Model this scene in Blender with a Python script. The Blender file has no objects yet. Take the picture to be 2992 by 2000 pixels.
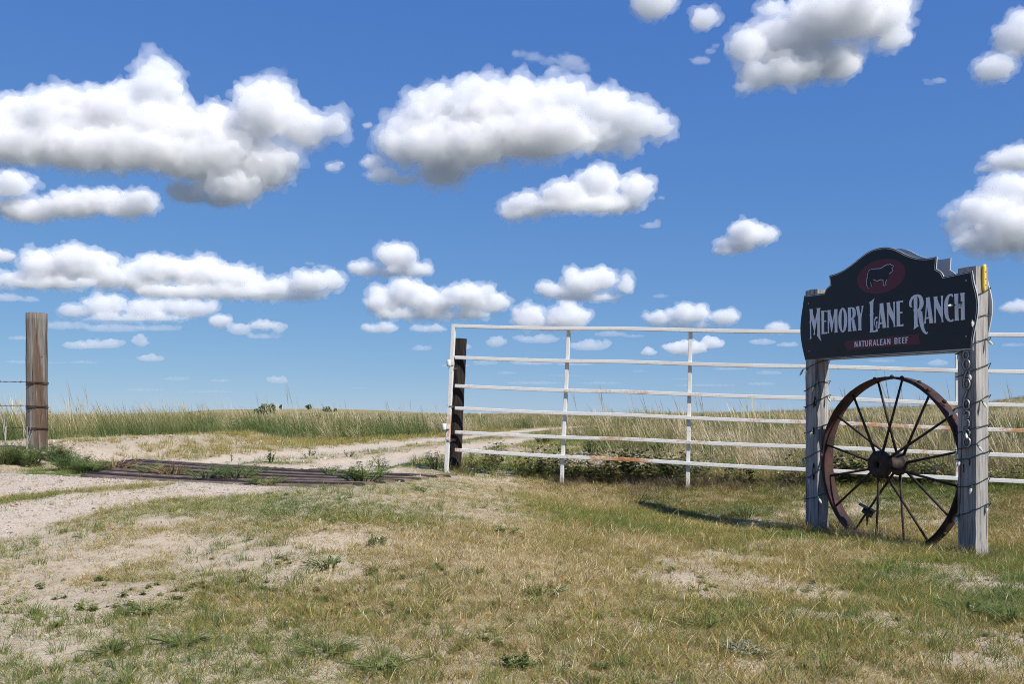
import bpy, bmesh, math, random
import numpy as np
from mathutils import Vector, Matrix

# ------------------------------------------------------------------ camera, sky, sun, exposure
F = 2600.0            # focal length in photograph pixels (2992 wide)
CX, HY = 1496.0, 1215.0   # principal column, eye-level row
EYE = 0.9             # camera height in metres
scene = bpy.context.scene
cam_d = bpy.data.cameras.new('camera')
cam = bpy.data.objects.new('camera', cam_d)
scene.collection.objects.link(cam)
cam.location = (0, 0, EYE)
cam.rotation_euler = (math.radians(90), 0, 0)
cam_d.sensor_width = 36.0
cam_d.lens = 36.0 * F / 2992.0
cam_d.shift_y = (HY - 1000.0) / 2992.0
cam_d.clip_start = 0.05
cam_d.clip_end = 120000
scene.camera = cam

SUN_EL = math.radians(45)
sh = Vector((0.66, -0.75, 0)).normalized()
SUN = Vector((sh.x * math.cos(SUN_EL), sh.y * math.cos(SUN_EL), math.sin(SUN_EL)))
sun_d = bpy.data.lights.new('sun', 'SUN')
sun_d.energy = 4.7
sun_d.angle = math.radians(0.53)
sun_d.color = (1.0, 0.955, 0.89)
sun = bpy.data.objects.new('sun', sun_d)
scene.collection.objects.link(sun)
sun.rotation_euler = SUN.to_track_quat('Z', 'Y').to_euler()

scene.view_settings.view_transform = 'Standard'
scene.view_settings.look = 'None'
scene.view_settings.gamma = 1.0
scene.view_settings.exposure = 0.45
scene.view_settings.use_curve_mapping = False
scene.cycles.use_denoising = True
scene.cycles.denoising_prefilter = 'NONE'
scene.cycles.filter_width = 1.0
scene.cycles.adaptive_threshold = 0.035
scene.cycles.max_bounces = 8
scene.cycles.volume_bounces = 8
scene.cycles.glossy_bounces = 2
scene.cycles.transmission_bounces = 2
scene.cycles.diffuse_bounces = 3
scene.cycles.transparent_max_bounces = 8
scene.cycles.caustics_reflective = False
scene.cycles.caustics_refractive = False

# ---- world: Nishita sky with fair-weather cumulus
world = bpy.data.worlds.new('World')
scene.world = world
world.use_nodes = True
wt = world.node_tree
wt.nodes.clear()
SKY_STRENGTH = 0.078

class NT:
    """tiny helper for building node trees"""
    def __init__(self, tree): self.t = tree
    def n(self, typ, **kw):
        nd = self.t.nodes.new(typ)
        for k, v in kw.items(): setattr(nd, k, v)
        return nd
    def put(self, sock, v):
        if isinstance(v, bpy.types.NodeSocket): self.t.links.new(v, sock)
        elif v is not None: sock.default_value = v
    def m(self, op, a, b=None, c=None, clamp=False):
        nd = self.n('ShaderNodeMath', operation=op, use_clamp=clamp)
        self.put(nd.inputs[0], a); self.put(nd.inputs[1], b)
        if c is not None: self.put(nd.inputs[2], c)
        return nd.outputs[0]
    def v(self, op, a, b=None, c=None, scale=None):
        nd = self.n('ShaderNodeVectorMath', operation=op)
        self.put(nd.inputs[0], a)
        if b is not None: self.put(nd.inputs[1], b)
        if c is not None: self.put(nd.inputs[2], c)
        if scale is not None: self.put(nd.inputs['Scale'], scale)
        return nd.outputs['Value'] if op in ('LENGTH', 'DOT_PRODUCT') else nd.outputs[0]
    def xyz(self, x, y, z=0.0):
        nd = self.n('ShaderNodeCombineXYZ')
        self.put(nd.inputs[0], x); self.put(nd.inputs[1], y); self.put(nd.inputs[2], z)
        return nd.outputs[0]
    def sep(self, v):
        nd = self.n('ShaderNodeSeparateXYZ'); self.put(nd.inputs[0], v); return nd.outputs
    def ss(self, x, a, b, lo=0.0, hi=1.0):
        nd = self.n('ShaderNodeMapRange', interpolation_type='SMOOTHSTEP')
        self.put(nd.inputs[0], x); self.put(nd.inputs[1], a); self.put(nd.inputs[2], b)
        self.put(nd.inputs[3], lo); self.put(nd.inputs[4], hi)
        return nd.outputs[0]
    def noise(self, vec, scale, detail=4, rough=0.55, dim='3D', dist=0.0):
        nd = self.n('ShaderNodeTexNoise', noise_dimensions=dim)
        self.put(nd.inputs['Vector'], vec)
        nd.inputs['Scale'].default_value = scale; nd.inputs['Detail'].default_value = detail
        nd.inputs['Roughness'].default_value = rough; nd.inputs['Distortion'].default_value = dist
        return nd.outputs['Fac']
    def mix(self, f, a, b):
        nd = self.n('ShaderNodeMix', data_type='RGBA')
        self.put(nd.inputs[0], f)
        for s, v in ((nd.inputs[6], a), (nd.inputs[7], b)):
            self.put(s, tuple(v) + (1,) if isinstance(v, (tuple, list)) and len(v) == 3 else v)
        return nd.outputs[2]

NW = NT(wt)
sky = NW.n('ShaderNodeTexSky', sky_type='NISHITA')
sky.sun_disc = False
sky.sun_elevation = SUN_EL
sky.sun_rotation = math.atan2(sh.x, sh.y)
sky.altitude = 3000; sky.air_density = 1.0; sky.dust_density = 0.0; sky.ozone_density = 5.0
# colour response: the clear prairie sky is a deeper, more even blue than the model's
sc_ = NW.n('ShaderNodeSeparateColor'); cc_ = NW.n('ShaderNodeCombineColor')
wt.links.new(sky.outputs[0], sc_.inputs[0])
for i, (gain, power) in enumerate(((0.465, 0.72), (0.54, 0.54), (0.665, 0.22))):
    lin = NW.m('MULTIPLY', sc_.outputs[i], 0.098)
    NW.put(cc_.inputs[i], NW.m('MULTIPLY', NW.m('POWER', lin, power), gain / 0.098))
bg = wt.nodes.new('ShaderNodeBackground'); wo = wt.nodes.new('ShaderNodeOutputWorld')
bg.inputs['Strength'].default_value = SKY_STRENGTH
wt.links.new(cc_.outputs[0], bg.inputs['Color'])
wt.links.new(bg.outputs[0], wo.inputs['Surface'])

# ------------------------------------------------------------------ small numeric helpers
def sst(a, b, x):
    t = np.clip((np.asarray(x, float) - a) / (b - a), 0, 1)
    return t * t * (3 - 2 * t)
def hash3(i, j, k, s=0):
    h = (i * 73856093) ^ (j * 19349663) ^ (k * 83492791) ^ (s * 2654435761)
    h = (h ^ (h >> 13)) * 1274126177 & 0xffffffff
    return ((h ^ (h >> 16)) & 0xffffff) / float(0xffffff)
def vnoise(x, y, s=0):
    x = np.asarray(x, float); y = np.asarray(y, float)
    i = np.floor(x).astype(np.int64); j = np.floor(y).astype(np.int64)
    u = x - i; v = y - j; u = u * u * (3 - 2 * u); v = v * v * (3 - 2 * v)
    z = np.zeros_like(i) + 7
    a = hash3(i, j, z, s); b = hash3(i + 1, j, z, s); c = hash3(i, j + 1, z, s); d = hash3(i + 1, j + 1, z, s)
    return (a * (1 - u) + b * u) * (1 - v) + (c * (1 - u) + d * u) * v
def fbm(x, y, octv=4, s=0):
    t = 0; a = 0.5
    for o in range(octv):
        t = t + a * vnoise(np.asarray(x) * 2 ** o, np.asarray(y) * 2 ** o, s + o); a *= 0.5
    return t
def worley(P, s=0):
    """distance to the nearest feature point, one per unit cell"""
    c = np.floor(P).astype(np.int64); best = np.full(len(P), 9.0)
    for dx in (-1, 0, 1):
        for dy in (-1, 0, 1):
            for dz in (-1, 0, 1):
                i, j, k = c[:, 0] + dx, c[:, 1] + dy, c[:, 2] + dz
                q = np.stack([i + hash3(i, j, k, s), j + hash3(i, j, k, s + 1), k + hash3(i, j, k, s + 2)], 1)
                best = np.minimum(best, ((q - P) ** 2).sum(1))
    return np.sqrt(best)

# ------------------------------------------------------------------ clouds: cumulus banks with real depth, lit by the sun
ICO = {}
def ico(sub=2):
    if sub not in ICO:
        bm = bmesh.new(); bmesh.ops.create_icosphere(bm, subdivisions=sub, radius=1.0)
        bm.verts.ensure_lookup_table()
        ICO[sub] = (np.array([v.co[:] for v in bm.verts]), np.array([[v.index for v in f.verts] for f in bm.faces]))
        bm.free()
    return ICO[sub]
def cloud_material(density):
    m = bpy.data.materials.new('cloud_vapour'); m.use_nodes = True
    t = m.node_tree; t.nodes.clear()
    o = t.nodes.new('ShaderNodeOutputMaterial'); v = t.nodes.new('ShaderNodeVolumeScatter')
    v.inputs['Color'].default_value = (0.984, 0.992, 1.0, 1); v.inputs['Density'].default_value = density
    v.inputs['Anisotropy'].default_value = 0.0
    t.links.new(v.outputs[0], o.inputs['Volume'])
    return m
BASE_H = 1300.0       # height of the cloud base in metres
cloud_rng = random.Random(5)
def union_surface(V, T, vox):
    """one closed skin round overlapping solids"""
    me = bpy.data.meshes.new('tmp'); me.from_pydata(V.tolist(), [], T if isinstance(T, list) else T.tolist(), shade_flat=False)
    o = bpy.data.objects.new('tmp', me); scene.collection.objects.link(o)
    md = o.modifiers.new('union', 'REMESH'); md.mode = 'VOXEL'; md.voxel_size = vox
    dg = bpy.context.evaluated_depsgraph_get(); ev = o.evaluated_get(dg); m2 = ev.to_mesh()
    nv = len(m2.vertices); co = np.empty(nv * 3); m2.vertices.foreach_get('co', co)
    no = np.empty(nv * 3); m2.vertices.foreach_get('normal', no)
    lp_ = np.empty(len(m2.loops), np.int32); m2.loops.foreach_get('vertex_index', lp_); faces = lp_.reshape(-1, 4).tolist()
    ev.to_mesh_clear(); bpy.data.objects.remove(o); bpy.data.meshes.remove(me)
    return co.reshape(-1, 3), no.reshape(-1, 3), faces
def make_cloud(lobes, base_row, vox=6.0, soft=30.0, fringe=True):
    """lobes: (column,row,half width,half height) of each tower; base_row sets how far away the bank stands"""
    Y = BASE_H * F / (HY - base_row)
    V = []; T = []; n = 0
    R = cloud_rng
    balls = []
    for (cx, cy, rx, ry) in lobes:
        dep = max(min(rx, 1.6 * ry), ry) * 0.95
        c = np.array([cx - CX, R.uniform(-0.35, 0.35) * rx, HY - cy]); r = np.array([rx, dep, ry]) * 0.84
        balls.append((c, r))
        for k in range(int(24 + 14 * rx / max(ry, 1))):          # cauliflower heads over the lobe, fewer underneath
            d = np.array([R.gauss(0, 1), R.gauss(0, 1), R.gauss(0, 1)]); d /= np.linalg.norm(d)
            if d[2] < -0.25 and R.random() < 0.7: continue
            q = R.uniform(0.10, 0.30) * (1.0 if d[2] > -0.1 else 0.7)
            r2 = np.array([1, 1, R.uniform(0.75, 1.0)]) * min(ry, rx) * q
            c2 = c + d * r * R.uniform(0.90, 1.20)
            if r2[2] < vox * 0.9: continue
            balls.append((c2, r2))
            for j in range(4):
                e = np.array([R.gauss(0, 1), R.gauss(0, 1), R.gauss(0.3, 1)]); e /= np.linalg.norm(e)
                r3 = r2 * R.uniform(0.25, 0.5)
                if r3[2] > vox * 1.3: balls.append((c2 + e * r2 * R.uniform(0.85, 1.15), r3))
    for c, r in balls:
        iv, itr = ico(3 if max(r) > 90 else 2 if max(r) > 22 else 1)
        V.append(iv * r + c); T.append(itr + n); n += len(iv)
    V = np.concatenate(V); T = np.concatenate(T)
    co, no, faces = union_surface(V, T, vox)
    nv = len(co)
    hgt = max(L[3] for L in lobes)
    sc = min(1.0, hgt / 85.0) * 0.75 + 0.25 * min(1.0, hgt / 40.0)
    up = sst(-0.55, 0.25, no[:, 2])
    amp = 0.25 + 0.75 * up
    d = np.zeros(nv)
    P = co * 1.0
    for size, a, s in ((120, 34, 1), (56, 25, 11), (27, 18, 21), (13, 12.0, 31), (7.5, 7.0, 41)):
        if size * sc < vox * 1.6: continue
        w = worley(P / (size * sc) + s * 3.7, s)
        d += a * sc * (0.62 - w) * (1.0 + 0.7 * (hgt < 40))
    co = co + no * (d * amp)[:, None]
    # flatten the base a little
    zb = (HY - max(L[1] + L[3] for L in lobes))
    low = co[:, 2] < zb + 6
    co[low, 2] = zb + 6 + (co[low, 2] - zb - 6) * 0.4
    fin = max(vox * 1.03, 3.5)
    core, no2, faces = union_surface(co, faces, fin)
    def world_mesh(c, fs, soft_):
        W = c * (Y / F); W[:, 1] += Y; W[:, 2] += EYE
        me = bpy.data.meshes.new('cloud'); me.from_pydata(W.tolist(), [], fs, shade_flat=False)
        me.materials.append(cloud_material(1.0 / (soft_ * Y / F)))
        ob = bpy.data.objects.new('cloud', me); scene.collection.objects.link(ob)
        return ob
    o = world_mesh(core, faces, soft)
    o['kind'] = 'structure'
    if fringe:                                    # thin torn vapour round the dense heart
        q = core / (34 * sc); n1 = 0.62 - worley(q * 0.7 + 40, 5); n2 = 0.62 - worley(q * 1.9 + 9, 7); n3 = 0.6 - worley(q * 4.2 + 2, 8)
        out = sc * (5.0 + 38 * n1 + 34 * n2 + 28 * n3)
        c2, n_, f2 = union_surface(core + no2 * out[:, None], faces, fin * 1.15)
        w = world_mesh(c2, f2, soft * 3.4); w.name = 'fringe'; w.parent = o
    return o
CLOUDS = [
 (560, 6, 30, [(20,385,120,80),(165,360,120,90),(320,375,130,90),(455,270,66,82),(470,385,140,105),(620,390,120,80),(770,340,85,88),(885,372,75,55),(965,365,48,30),
   (330,455,250,62),(130,440,180,55),(600,470,180,65),(770,480,95,70),(690,555,85,45),(-120,400,120,90)]),
 (640, 5, 22, [(35,545,62,34),(70,612,105,32),(205,598,95,36),(300,590,80,32),(420,598,50,36),(380,620,70,22),(-60,590,80,40)]),
 (600, 5, 26, [(565,575,70,28),(650,590,55,22)]),
 (530, 6, 30, [(1175,420,70,58),(1275,350,100,82),(1400,340,110,92),(1525,350,110,85),(1640,310,75,58),(1760,320,85,48),(1860,365,80,42),(1925,378,42,22),
   (1340,445,180,65),(1550,420,180,62),(1750,405,100,40),(1290,500,72,36),(1840,432,36,18)]),
 (240, 4.5, 95, [(1520,160,30,8),(1560,172,40,9),(1600,178,30,9),(1665,182,48,18),(1700,196,34,14),(1640,204,50,10)]),
 (530, 4, 36, [(972,492,22,10),(995,478,16,7),(1070,368,10,6),(1090,480,32,22),(1115,518,55,20),(1175,526,45,16)]),
 (640, 5, 22, [(1550,602,80,30),(1650,585,80,40),(1745,540,62,50),(1862,560,40,42),(1800,590,90,28),(1500,628,36,14),(1690,612,150,18)]),
 (672, 4, 60, [(1900,662,36,10),(1918,652,16,10),(1932,580,16,6)]),
 (70, 6, 30, [(1905,15,68,46),(2060,55,38,26)]),
 (270, 6, 30, [(2250,22,46,26),(2300,105,120,65),(2430,60,150,72),(2570,45,105,60),(2185,150,60,36),(2215,225,60,28),(2310,215,95,38),(2455,190,72,38),(2400,150,150,45),(2600,115,40,30),(2168,258,18,18)]),
 (190, 4.5, 70, [(2048,176,34,12),(2078,150,22,8),(2092,134,14,6)]), (255, 4, 80, [(2740,238,30,9),(2715,246,26,6),(2700,236,20,4)]),
 (240, 5, 30, [(2965,115,50,42),(2900,205,60,30),(2990,70,40,28),(3050,120,80,60)]),
 (500, 5, 26, [(2965,470,80,30),(2890,494,42,9),(3040,470,70,34)]),
 (760, 5, 26, [(2955,590,75,65),(2890,640,70,58),(2798,664,32,30),(2965,680,130,66),(2880,715,100,34),(3060,640,100,90)]),
 (750, 4, 20, [(2185,688,50,32),(2225,690,36,24),(2125,735,48,9),(2160,715,60,18)]),
 (770, 4, 22, [(10,752,32,15),(-40,750,40,25)]),
 (855, 4, 20, [(55,822,62,15),(150,790,75,45),(240,775,80,48),(310,812,48,32),(180,838,140,14),(-40,825,60,20)]),
 (880, 4, 20, [(400,815,55,42),(460,790,72,40),(570,798,92,42),(690,818,82,36),(800,842,70,26),(915,830,60,28),(972,825,34,24),(600,860,220,18),(820,866,140,12)]),
 (960, 4, 28, [(225,912,68,13),(300,895,60,30),(420,905,74,26),(560,905,80,24),(400,935,190,10)]),
 (970, 4, 26, [(640,940,34,20),(760,952,55,14)]),
 (1030, 4, 52, [(225,1012,55,12),(305,1010,80,15),(412,1002,22,19)]), (1065, 4, 48, [(445,1050,50,12)]),
 (1122, 3.5, 80, [(520,1108,52,7),(640,1114,44,7)]), (1128, 3.5, 68, [(815,1113,40,13)]), (1110, 3, 100, [(330,1106,32,4)]), (1142, 3, 100, [(1050,1136,42,5)]),
 (810, 4, 20, [(1078,790,56,14),(1165,768,46,36),(1242,790,28,15),(1145,800,105,9)]),
 (940, 4, 20, [(1118,890,54,34),(1190,862,60,32),(1262,890,72,34),(1380,880,66,34),(1440,890,34,28),(1270,925,190,12)]),
 (980, 4, 28, [(1110,962,64,15),(1255,965,70,9)]), (1032, 4, 60, [(1232,1020,38,10)]),
 (882, 4, 20, [(1625,852,60,20),(1700,830,60,32),(1762,818,48,28),(1830,838,28,20),(1700,870,132,10)]),
 (965, 4, 22, [(1545,932,46,36),(1660,932,70,32),(1600,952,100,9)]),
 (1025, 4, 60, [(1448,1002,34,17),(1570,992,80,14),(1350,1015,30,12)]), (1035, 4, 56, [(1722,1012,74,18)]),
 (962, 4, 22, [(1930,932,52,17),(2012,920,66,24),(2112,932,46,20),(2010,952,130,8)]), (985, 4, 26, [(2272,962,38,17)]),
 (1048, 4, 26, [(1892,1032,32,11),(2000,1022,70,22),(2080,1006,42,17)]),
 (1102, 3.5, 88, [(1480,1092,40,7)]), (1108, 3.5, 100, [(1660,1100,100,5)]), (1096, 3.5, 88, [(1870,1087,32,6)]), (1118, 3.5, 100, [(1990,1110,50,5)]), (1104, 3.5, 80, [(2245,1092,50,8)]),
 (878, 4, 80, [(1930,866,28,8)]), (925, 4, 28, [(2955,902,52,17)]), (1022, 4, 80, [(2960,1010,42,8)]), (1066, 4, 80, [(2580,1056,60,7)]), (1076, 4, 68, [(2745,1062,40,11)]),
 (985, 4, 70, [(200,955,90,12),(330,960,110,13),(470,962,80,10)]), (1000, 4, 60, [(700,965,40,20),(770,985,60,10),(815,962,22,18)]),
 (1072, 3.5, 70, [(60,1058,70,7),(150,1062,60,5),(240,1060,60,6)]), (1150, 3.5, 80, [(420,1140,90,5),(600,1146,120,5)]), (1080, 3.5, 70, [(1330,1070,60,7),(1420,1062,50,8)]),
 (1075, 3.5, 60, [(1560,1058,90,11),(1680,1064,70,8)]), (1128, 3.5, 80, [(1560,1120,110,7),(1760,1122,90,6)]), (1135, 3.5, 80, [(2060,1128,120,6),(2230,1122,60,6)]),
 (1010, 4, 50, [(2230,1000,50,10),(2300,1010,40,9)]), (985, 4, 60, [(1780,978,60,9),(1850,985,40,7)]), (1090, 3.5, 70, [(2130,1080,70,7)]), (1000, 4, 60, [(60,990,50,8)]),
 (880, 4, 50, [(20,872,50,12),(90,878,40,8)]), (830, 4, 70, [(940,778,40,7),(905,770,24,6)]),
]
for (base, vox, soft, lob) in CLOUDS:
    make_cloud(lob, base, vox * 0.72, soft * (1.2 if base < 990 else 0.85), base < 990)

# ------------------------------------------------------------------ builders
def link(o): scene.collection.objects.link(o); return o
def tag(o, label=None, cat=None, group=None, kind=None):
    if label: o['label'] = label
    if cat: o['category'] = cat
    if group: o['group'] = group
    if kind: o['kind'] = kind
    return o
def empty(name, loc, label=None, cat=None, group=None, rz=0.0):
    o = bpy.data.objects.new(name, None); link(o)
    o.empty_display_size = 0.1; o.location = loc; o.rotation_euler = (0, 0, rz)
    return tag(o, label, cat, group)
class MB:
    """collects shapes in world coordinates; build() makes ONE mesh object, placed relative to its parent"""
    def __init__(self): self.v = []; self.f = []
    def add(self, vs, fs):
        n = len(self.v); self.v += [tuple(map(float, p)) for p in vs]; self.f += [tuple(i + n for i in f) for f in fs]
    def box(self, c, ax, half):
        """box at c with axis vectors ax (3 unit vectors) and half sizes"""
        c = Vector(c); A = [Vector(a) for a in ax]; vs = []
        for sx in (-1, 1):
            for sy in (-1, 1):
                for sz in (-1, 1): vs.append(c + A[0] * sx * half[0] + A[1] * sy * half[1] + A[2] * sz * half[2])
        self.add(vs, [(0, 1, 3, 2), (4, 6, 7, 5), (0, 4, 5, 1), (2, 3, 7, 6), (0, 2, 6, 4), (1, 5, 7, 3)])
    def tube(self, pts, r, seg=8, cap=True, closed=False):
        pts = [Vector(p) for p in pts]; n = len(pts); rr = r if isinstance(r, (list, tuple)) else [r] * n
        rings = []; prev = None
        for i, p in enumerate(pts):
            if closed: t = (pts[(i + 1) % n] - pts[i - 1])
            else: t = (pts[min(i + 1, n - 1)] - pts[max(i - 1, 0)])
            t.normalize()
            if prev is None:
                a = Vector((0, 0, 1)) if abs(t.z) < 0.9 else Vector((1, 0, 0))
                x = a.cross(t).normalized()
            else:
                x = (prev - t * prev.dot(t)).normalized()
            prev = x; y = t.cross(x)
            rings.append([p + (x * math.cos(2 * math.pi * k / seg) + y * math.sin(2 * math.pi * k / seg)) * rr[i] for k in range(seg)])
        vs = [q for ring in rings for q in ring]; fs = []
        for i in range(n if closed else n - 1):
            j = (i + 1) % n
            for k in range(seg): fs.append((i * seg + k, i * seg + (k + 1) % seg, j * seg + (k + 1) % seg, j * seg + k))
        if cap and not closed:
            fs.append(tuple(range(seg - 1, -1, -1))); fs.append(tuple((n - 1) * seg + k for k in range(seg)))
        self.add(vs, fs)
    def build(self, name, mat, parent=None, smooth=False, bevel=0.0):
        me = bpy.data.meshes.new(name); 
        off = Vector((0, 0, 0))
        if parent is not None:
            o0 = parent
            while o0 is not None: off += o0.location; o0 = o0.parent
        me.from_pydata([tuple(Vector(p) - off) for p in self.v], [], self.f); me.update()
        bm = bmesh.new(); bm.from_mesh(me); bmesh.ops.recalc_face_normals(bm, faces=bm.faces); bm.to_mesh(me); bm.free()
        if mat: me.materials.append(mat)
        if smooth:
            for p in me.polygons: p.use_smooth = True
        o = link(bpy.data.objects.new(name, me)); o.parent = parent
        if bevel: 
            b = o.modifiers.new('bevel', 'BEVEL'); b.width = bevel; b.segments = 2; b.limit_method = 'ANGLE'
        return o
def pxs(px, py, s):
    """point seen at photo column px, row py, where one metre spans s photo pixels"""
    return Vector(((px - CX) / s, F / s, EYE - (py - HY) / s))

# ------------------------------------------------------------------ materials
def new_mat(name):
    m = bpy.data.materials.new(name); m.use_nodes = True
    t = m.node_tree; p = t.nodes['Principled BSDF']
    return m, NT(t), p
def setp(N, p, col=None, rough=None, metal=None, spec=None, bump=None, strength=0.4, dist=0.01):
    if col is not None: N.put(p.inputs['Base Color'], col if not isinstance(col, tuple) or len(col) == 4 else col + (1,))
    if rough is not None: N.put(p.inputs['Roughness'], rough)
    if metal is not None: N.put(p.inputs['Metallic'], metal)
    if spec is not None: N.put(p.inputs['Specular IOR Level'], spec)
    if bump is not None:
        b = N.n('ShaderNodeBump'); b.inputs['Strength'].default_value = strength; b.inputs['Distance'].default_value = dist
        N.put(b.inputs['Height'], bump); N.put(p.inputs['Normal'], b.outputs[0])
def ramp(N, fac, stops):
    r = N.n('ShaderNodeValToRGB'); e = r.color_ramp.elements
    e[0].position, e[0].color = stops[0][0], stops[0][1] + (1,)
    e[1].position, e[1].color = stops[-1][0], stops[-1][1] + (1,)
    for pos, c in stops[1:-1]:
        q = e.new(pos); q.color = c + (1,)
    N.put(r.inputs[0], fac); return r.outputs[0]
def attr(N, name, typ='GEOMETRY'):
    a = N.n('ShaderNodeAttribute', attribute_name=name, attribute_type=typ); return a.outputs['Fac']

def ground_material():
    m, N, p = new_mat('ground')
    geo = N.n('ShaderNodeNewGeometry'); P = geo.outputs['Position']
    road = attr(N, 'road'); field = attr(N, 'field')
    n1 = N.noise(P, 1.3, 6, 0.6); n2 = N.noise(P, 14.0, 5, 0.65); n3 = N.noise(P, 90.0, 3, 0.6)
    sand = ramp(N, N.m('ADD', N.m('MULTIPLY', n1, 0.5), N.m('MULTIPLY', n2, 0.5)), [(0.28, (0.318, 0.246, 0.170)), (0.48, (0.424, 0.345, 0.256)), (0.7, (0.510, 0.431, 0.331))])
    # bits of dead thatch lying in the sand
    litter = N.ss(N.noise(N.v('MULTIPLY', P, (1.0, 1.6, 1.0)), 60.0, 3, 0.7), 0.52, 0.68)
    sand_l = N.mix(N.m('MULTIPLY', litter, 0.55), sand, (0.288, 0.229, 0.115))
    vo = N.n('ShaderNodeTexVoronoi', feature='F1'); N.put(vo.inputs['Vector'], P); vo.inputs['Scale'].default_value = 55.0
    grav = ramp(N, vo.outputs['Color'], [(0.0, (0.347, 0.279, 0.217)), (0.35, (0.462, 0.382, 0.294)), (0.75, (0.539, 0.467, 0.373)), (1.0, (0.403, 0.279, 0.208))])
    grav = N.mix(N.m('MULTIPLY', N.ss(n2, 0.35, 0.65), 0.65), grav, (0.510, 0.425, 0.324))
    near = N.mix(road, sand_l, grav)
    f1 = N.noise(P, 0.05, 6, 0.6); f2 = N.noise(N.v('MULTIPLY', P, (1.0, 0.35, 1.0)), 0.6, 5, 0.65)
    fcol = ramp(N, N.m('ADD', N.m('MULTIPLY', f1, 0.55), N.m('MULTIPLY', f2, 0.45)), [(0.33, (0.13, 0.13, 0.05)), (0.44, (0.22, 0.185, 0.08)), (0.56, (0.30, 0.235, 0.115)), (0.72, (0.36, 0.29, 0.16))])
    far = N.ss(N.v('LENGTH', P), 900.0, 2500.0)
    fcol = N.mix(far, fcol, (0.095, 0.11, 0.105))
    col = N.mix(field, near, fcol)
    h = N.m('ADD', N.m('MULTIPLY', n2, 0.7), N.m('MULTIPLY', n3, 0.35))
    h = N.m('ADD', h, N.m('MULTIPLY', N.m('MULTIPLY', vo.outputs['Distance'], road), -0.3))
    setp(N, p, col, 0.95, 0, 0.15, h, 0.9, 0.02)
    return m
def grass_material(name, stops, tint_w=0.75, var_w=0.5, transl=0.28):
    m = bpy.data.materials.new(name); m.use_nodes = True; t = m.node_tree; t.nodes.clear(); N = NT(t)
    tint = attr(N, 'tint', 'INSTANCER'); var = attr(N, 'var'); tip = attr(N, 'tip')
    f = N.m('ADD', N.m('MULTIPLY', tint, tint_w), N.m('MULTIPLY', N.m('SUBTRACT', var, 0.5), var_w))
    f = N.m('ADD', f, N.m('MULTIPLY', tip, 0.14), clamp=True)
    col = ramp(N, f, stops)
    d = N.n('ShaderNodeBsdfDiffuse'); tr = N.n('ShaderNodeBsdfTranslucent'); mx = N.n('ShaderNodeMixShader')
    gl = N.n('ShaderNodeBsdfGlossy'); gl.inputs['Roughness'].default_value = 0.45; mx2 = N.n('ShaderNodeMixShader')
    N.put(d.inputs[0], col); N.put(tr.inputs[0], col); mx.inputs[0].default_value = transl
    t.links.new(d.outputs[0], mx.inputs[1]); t.links.new(tr.outputs[0], mx.inputs[2])
    mx2.inputs[0].default_value = 0.03
    t.links.new(mx.outputs[0], mx2.inputs[1]); t.links.new(gl.outputs[0], mx2.inputs[2])
    o = N.n('ShaderNodeOutputMaterial'); t.links.new(mx2.outputs[0], o.inputs[0])
    return m
def leaf_material(name, a, b, transl=0.42):
    m = bpy.data.materials.new(name); m.use_nodes = True; t = m.node_tree; t.nodes.clear(); N = NT(t)
    oi = N.n('ShaderNodeTexCoord'); n = N.noise(oi.outputs['Object'], 7.0, 3)
    col = N.mix(N.ss(n, 0.3, 0.7), a, b)
    d = N.n('ShaderNodeBsdfDiffuse'); tr = N.n('ShaderNodeBsdfTranslucent'); mx = N.n('ShaderNodeMixShader')
    gl = N.n('ShaderNodeBsdfGlossy'); gl.inputs['Roughness'].default_value = 0.4; mx2 = N.n('ShaderNodeMixShader'); mx2.inputs[0].default_value = 0.04
    N.put(d.inputs[0], col); N.put(tr.inputs[0], col); mx.inputs[0].default_value = transl
    t.links.new(d.outputs[0], mx.inputs[1]); t.links.new(tr.outputs[0], mx.inputs[2])
    t.links.new(mx.outputs[0], mx2.inputs[1]); t.links.new(gl.outputs[0], mx2.inputs[2])
    o = N.n('ShaderNodeOutputMaterial'); t.links.new(mx2.outputs[0], o.inputs[0])
    return m

# ------------------------------------------------------------------ lie of the land
GN_L, GN_R = Vector((-3.82, 8.15, 0.38)), Vector((-1.59, 7.0, 0.31))      # near edge of the cattle guard
GF_L, GF_R = Vector((-4.48, 10.95, 0.34)), Vector((-1.12, 9.45, 0.34))    # far edge
ROAD_Y = [8.0, 9.5, 11.0, 14.0, 17.0, 20.0, 23.0, 28.0, 34.0, 45.0, 54.0, 75.0, 120.0]
ROAD_X = [-2.8, -2.8, -2.7, -2.0, -1.4, -0.7, 0.05, 1.0, 2.2, 5.0, 7.8, 17.0, 45.0]
def wcoord(X, Y): return 0.43 * X + 0.9 * Y
def guard_uv(X, Y):
    """0..1 across the road and 0..1 through the guard"""
    w = wcoord(X, Y); u = (0.9 * X - 0.43 * Y); v = (w - 5.66) / (7.97 - 5.66)
    lo = -6.94 - 1.80 * v; hi = -4.44 - 0.63 * v
    return (u - lo) / (hi - lo), v
def track_mask(X, Y):
    c = np.interp(Y, ROAD_Y, ROAD_X); d = X - c
    half = 0.92 + 0.25 * sst(10, 30, Y)
    wob = 0.28 * (fbm(X * 1.7, Y * 1.1, 3, 3) - 0.45)
    m = np.maximum(sst(0.60, 0.36, np.abs(d - half) + wob), sst(0.60, 0.36, np.abs(d + half) + wob))
    return m * sst(7.7, 8.1, wcoord(X, Y)) * sst(75, 55, Y)
DRIVE_Y = [2.0, 3.5, 4.75, 5.4, 6.4, 6.8, 7.4, 8.5]
DRIVE_X = [-7.2, -4.5, -3.15, -2.75, -2.4, -1.65, -1.35, -1.2]
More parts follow.
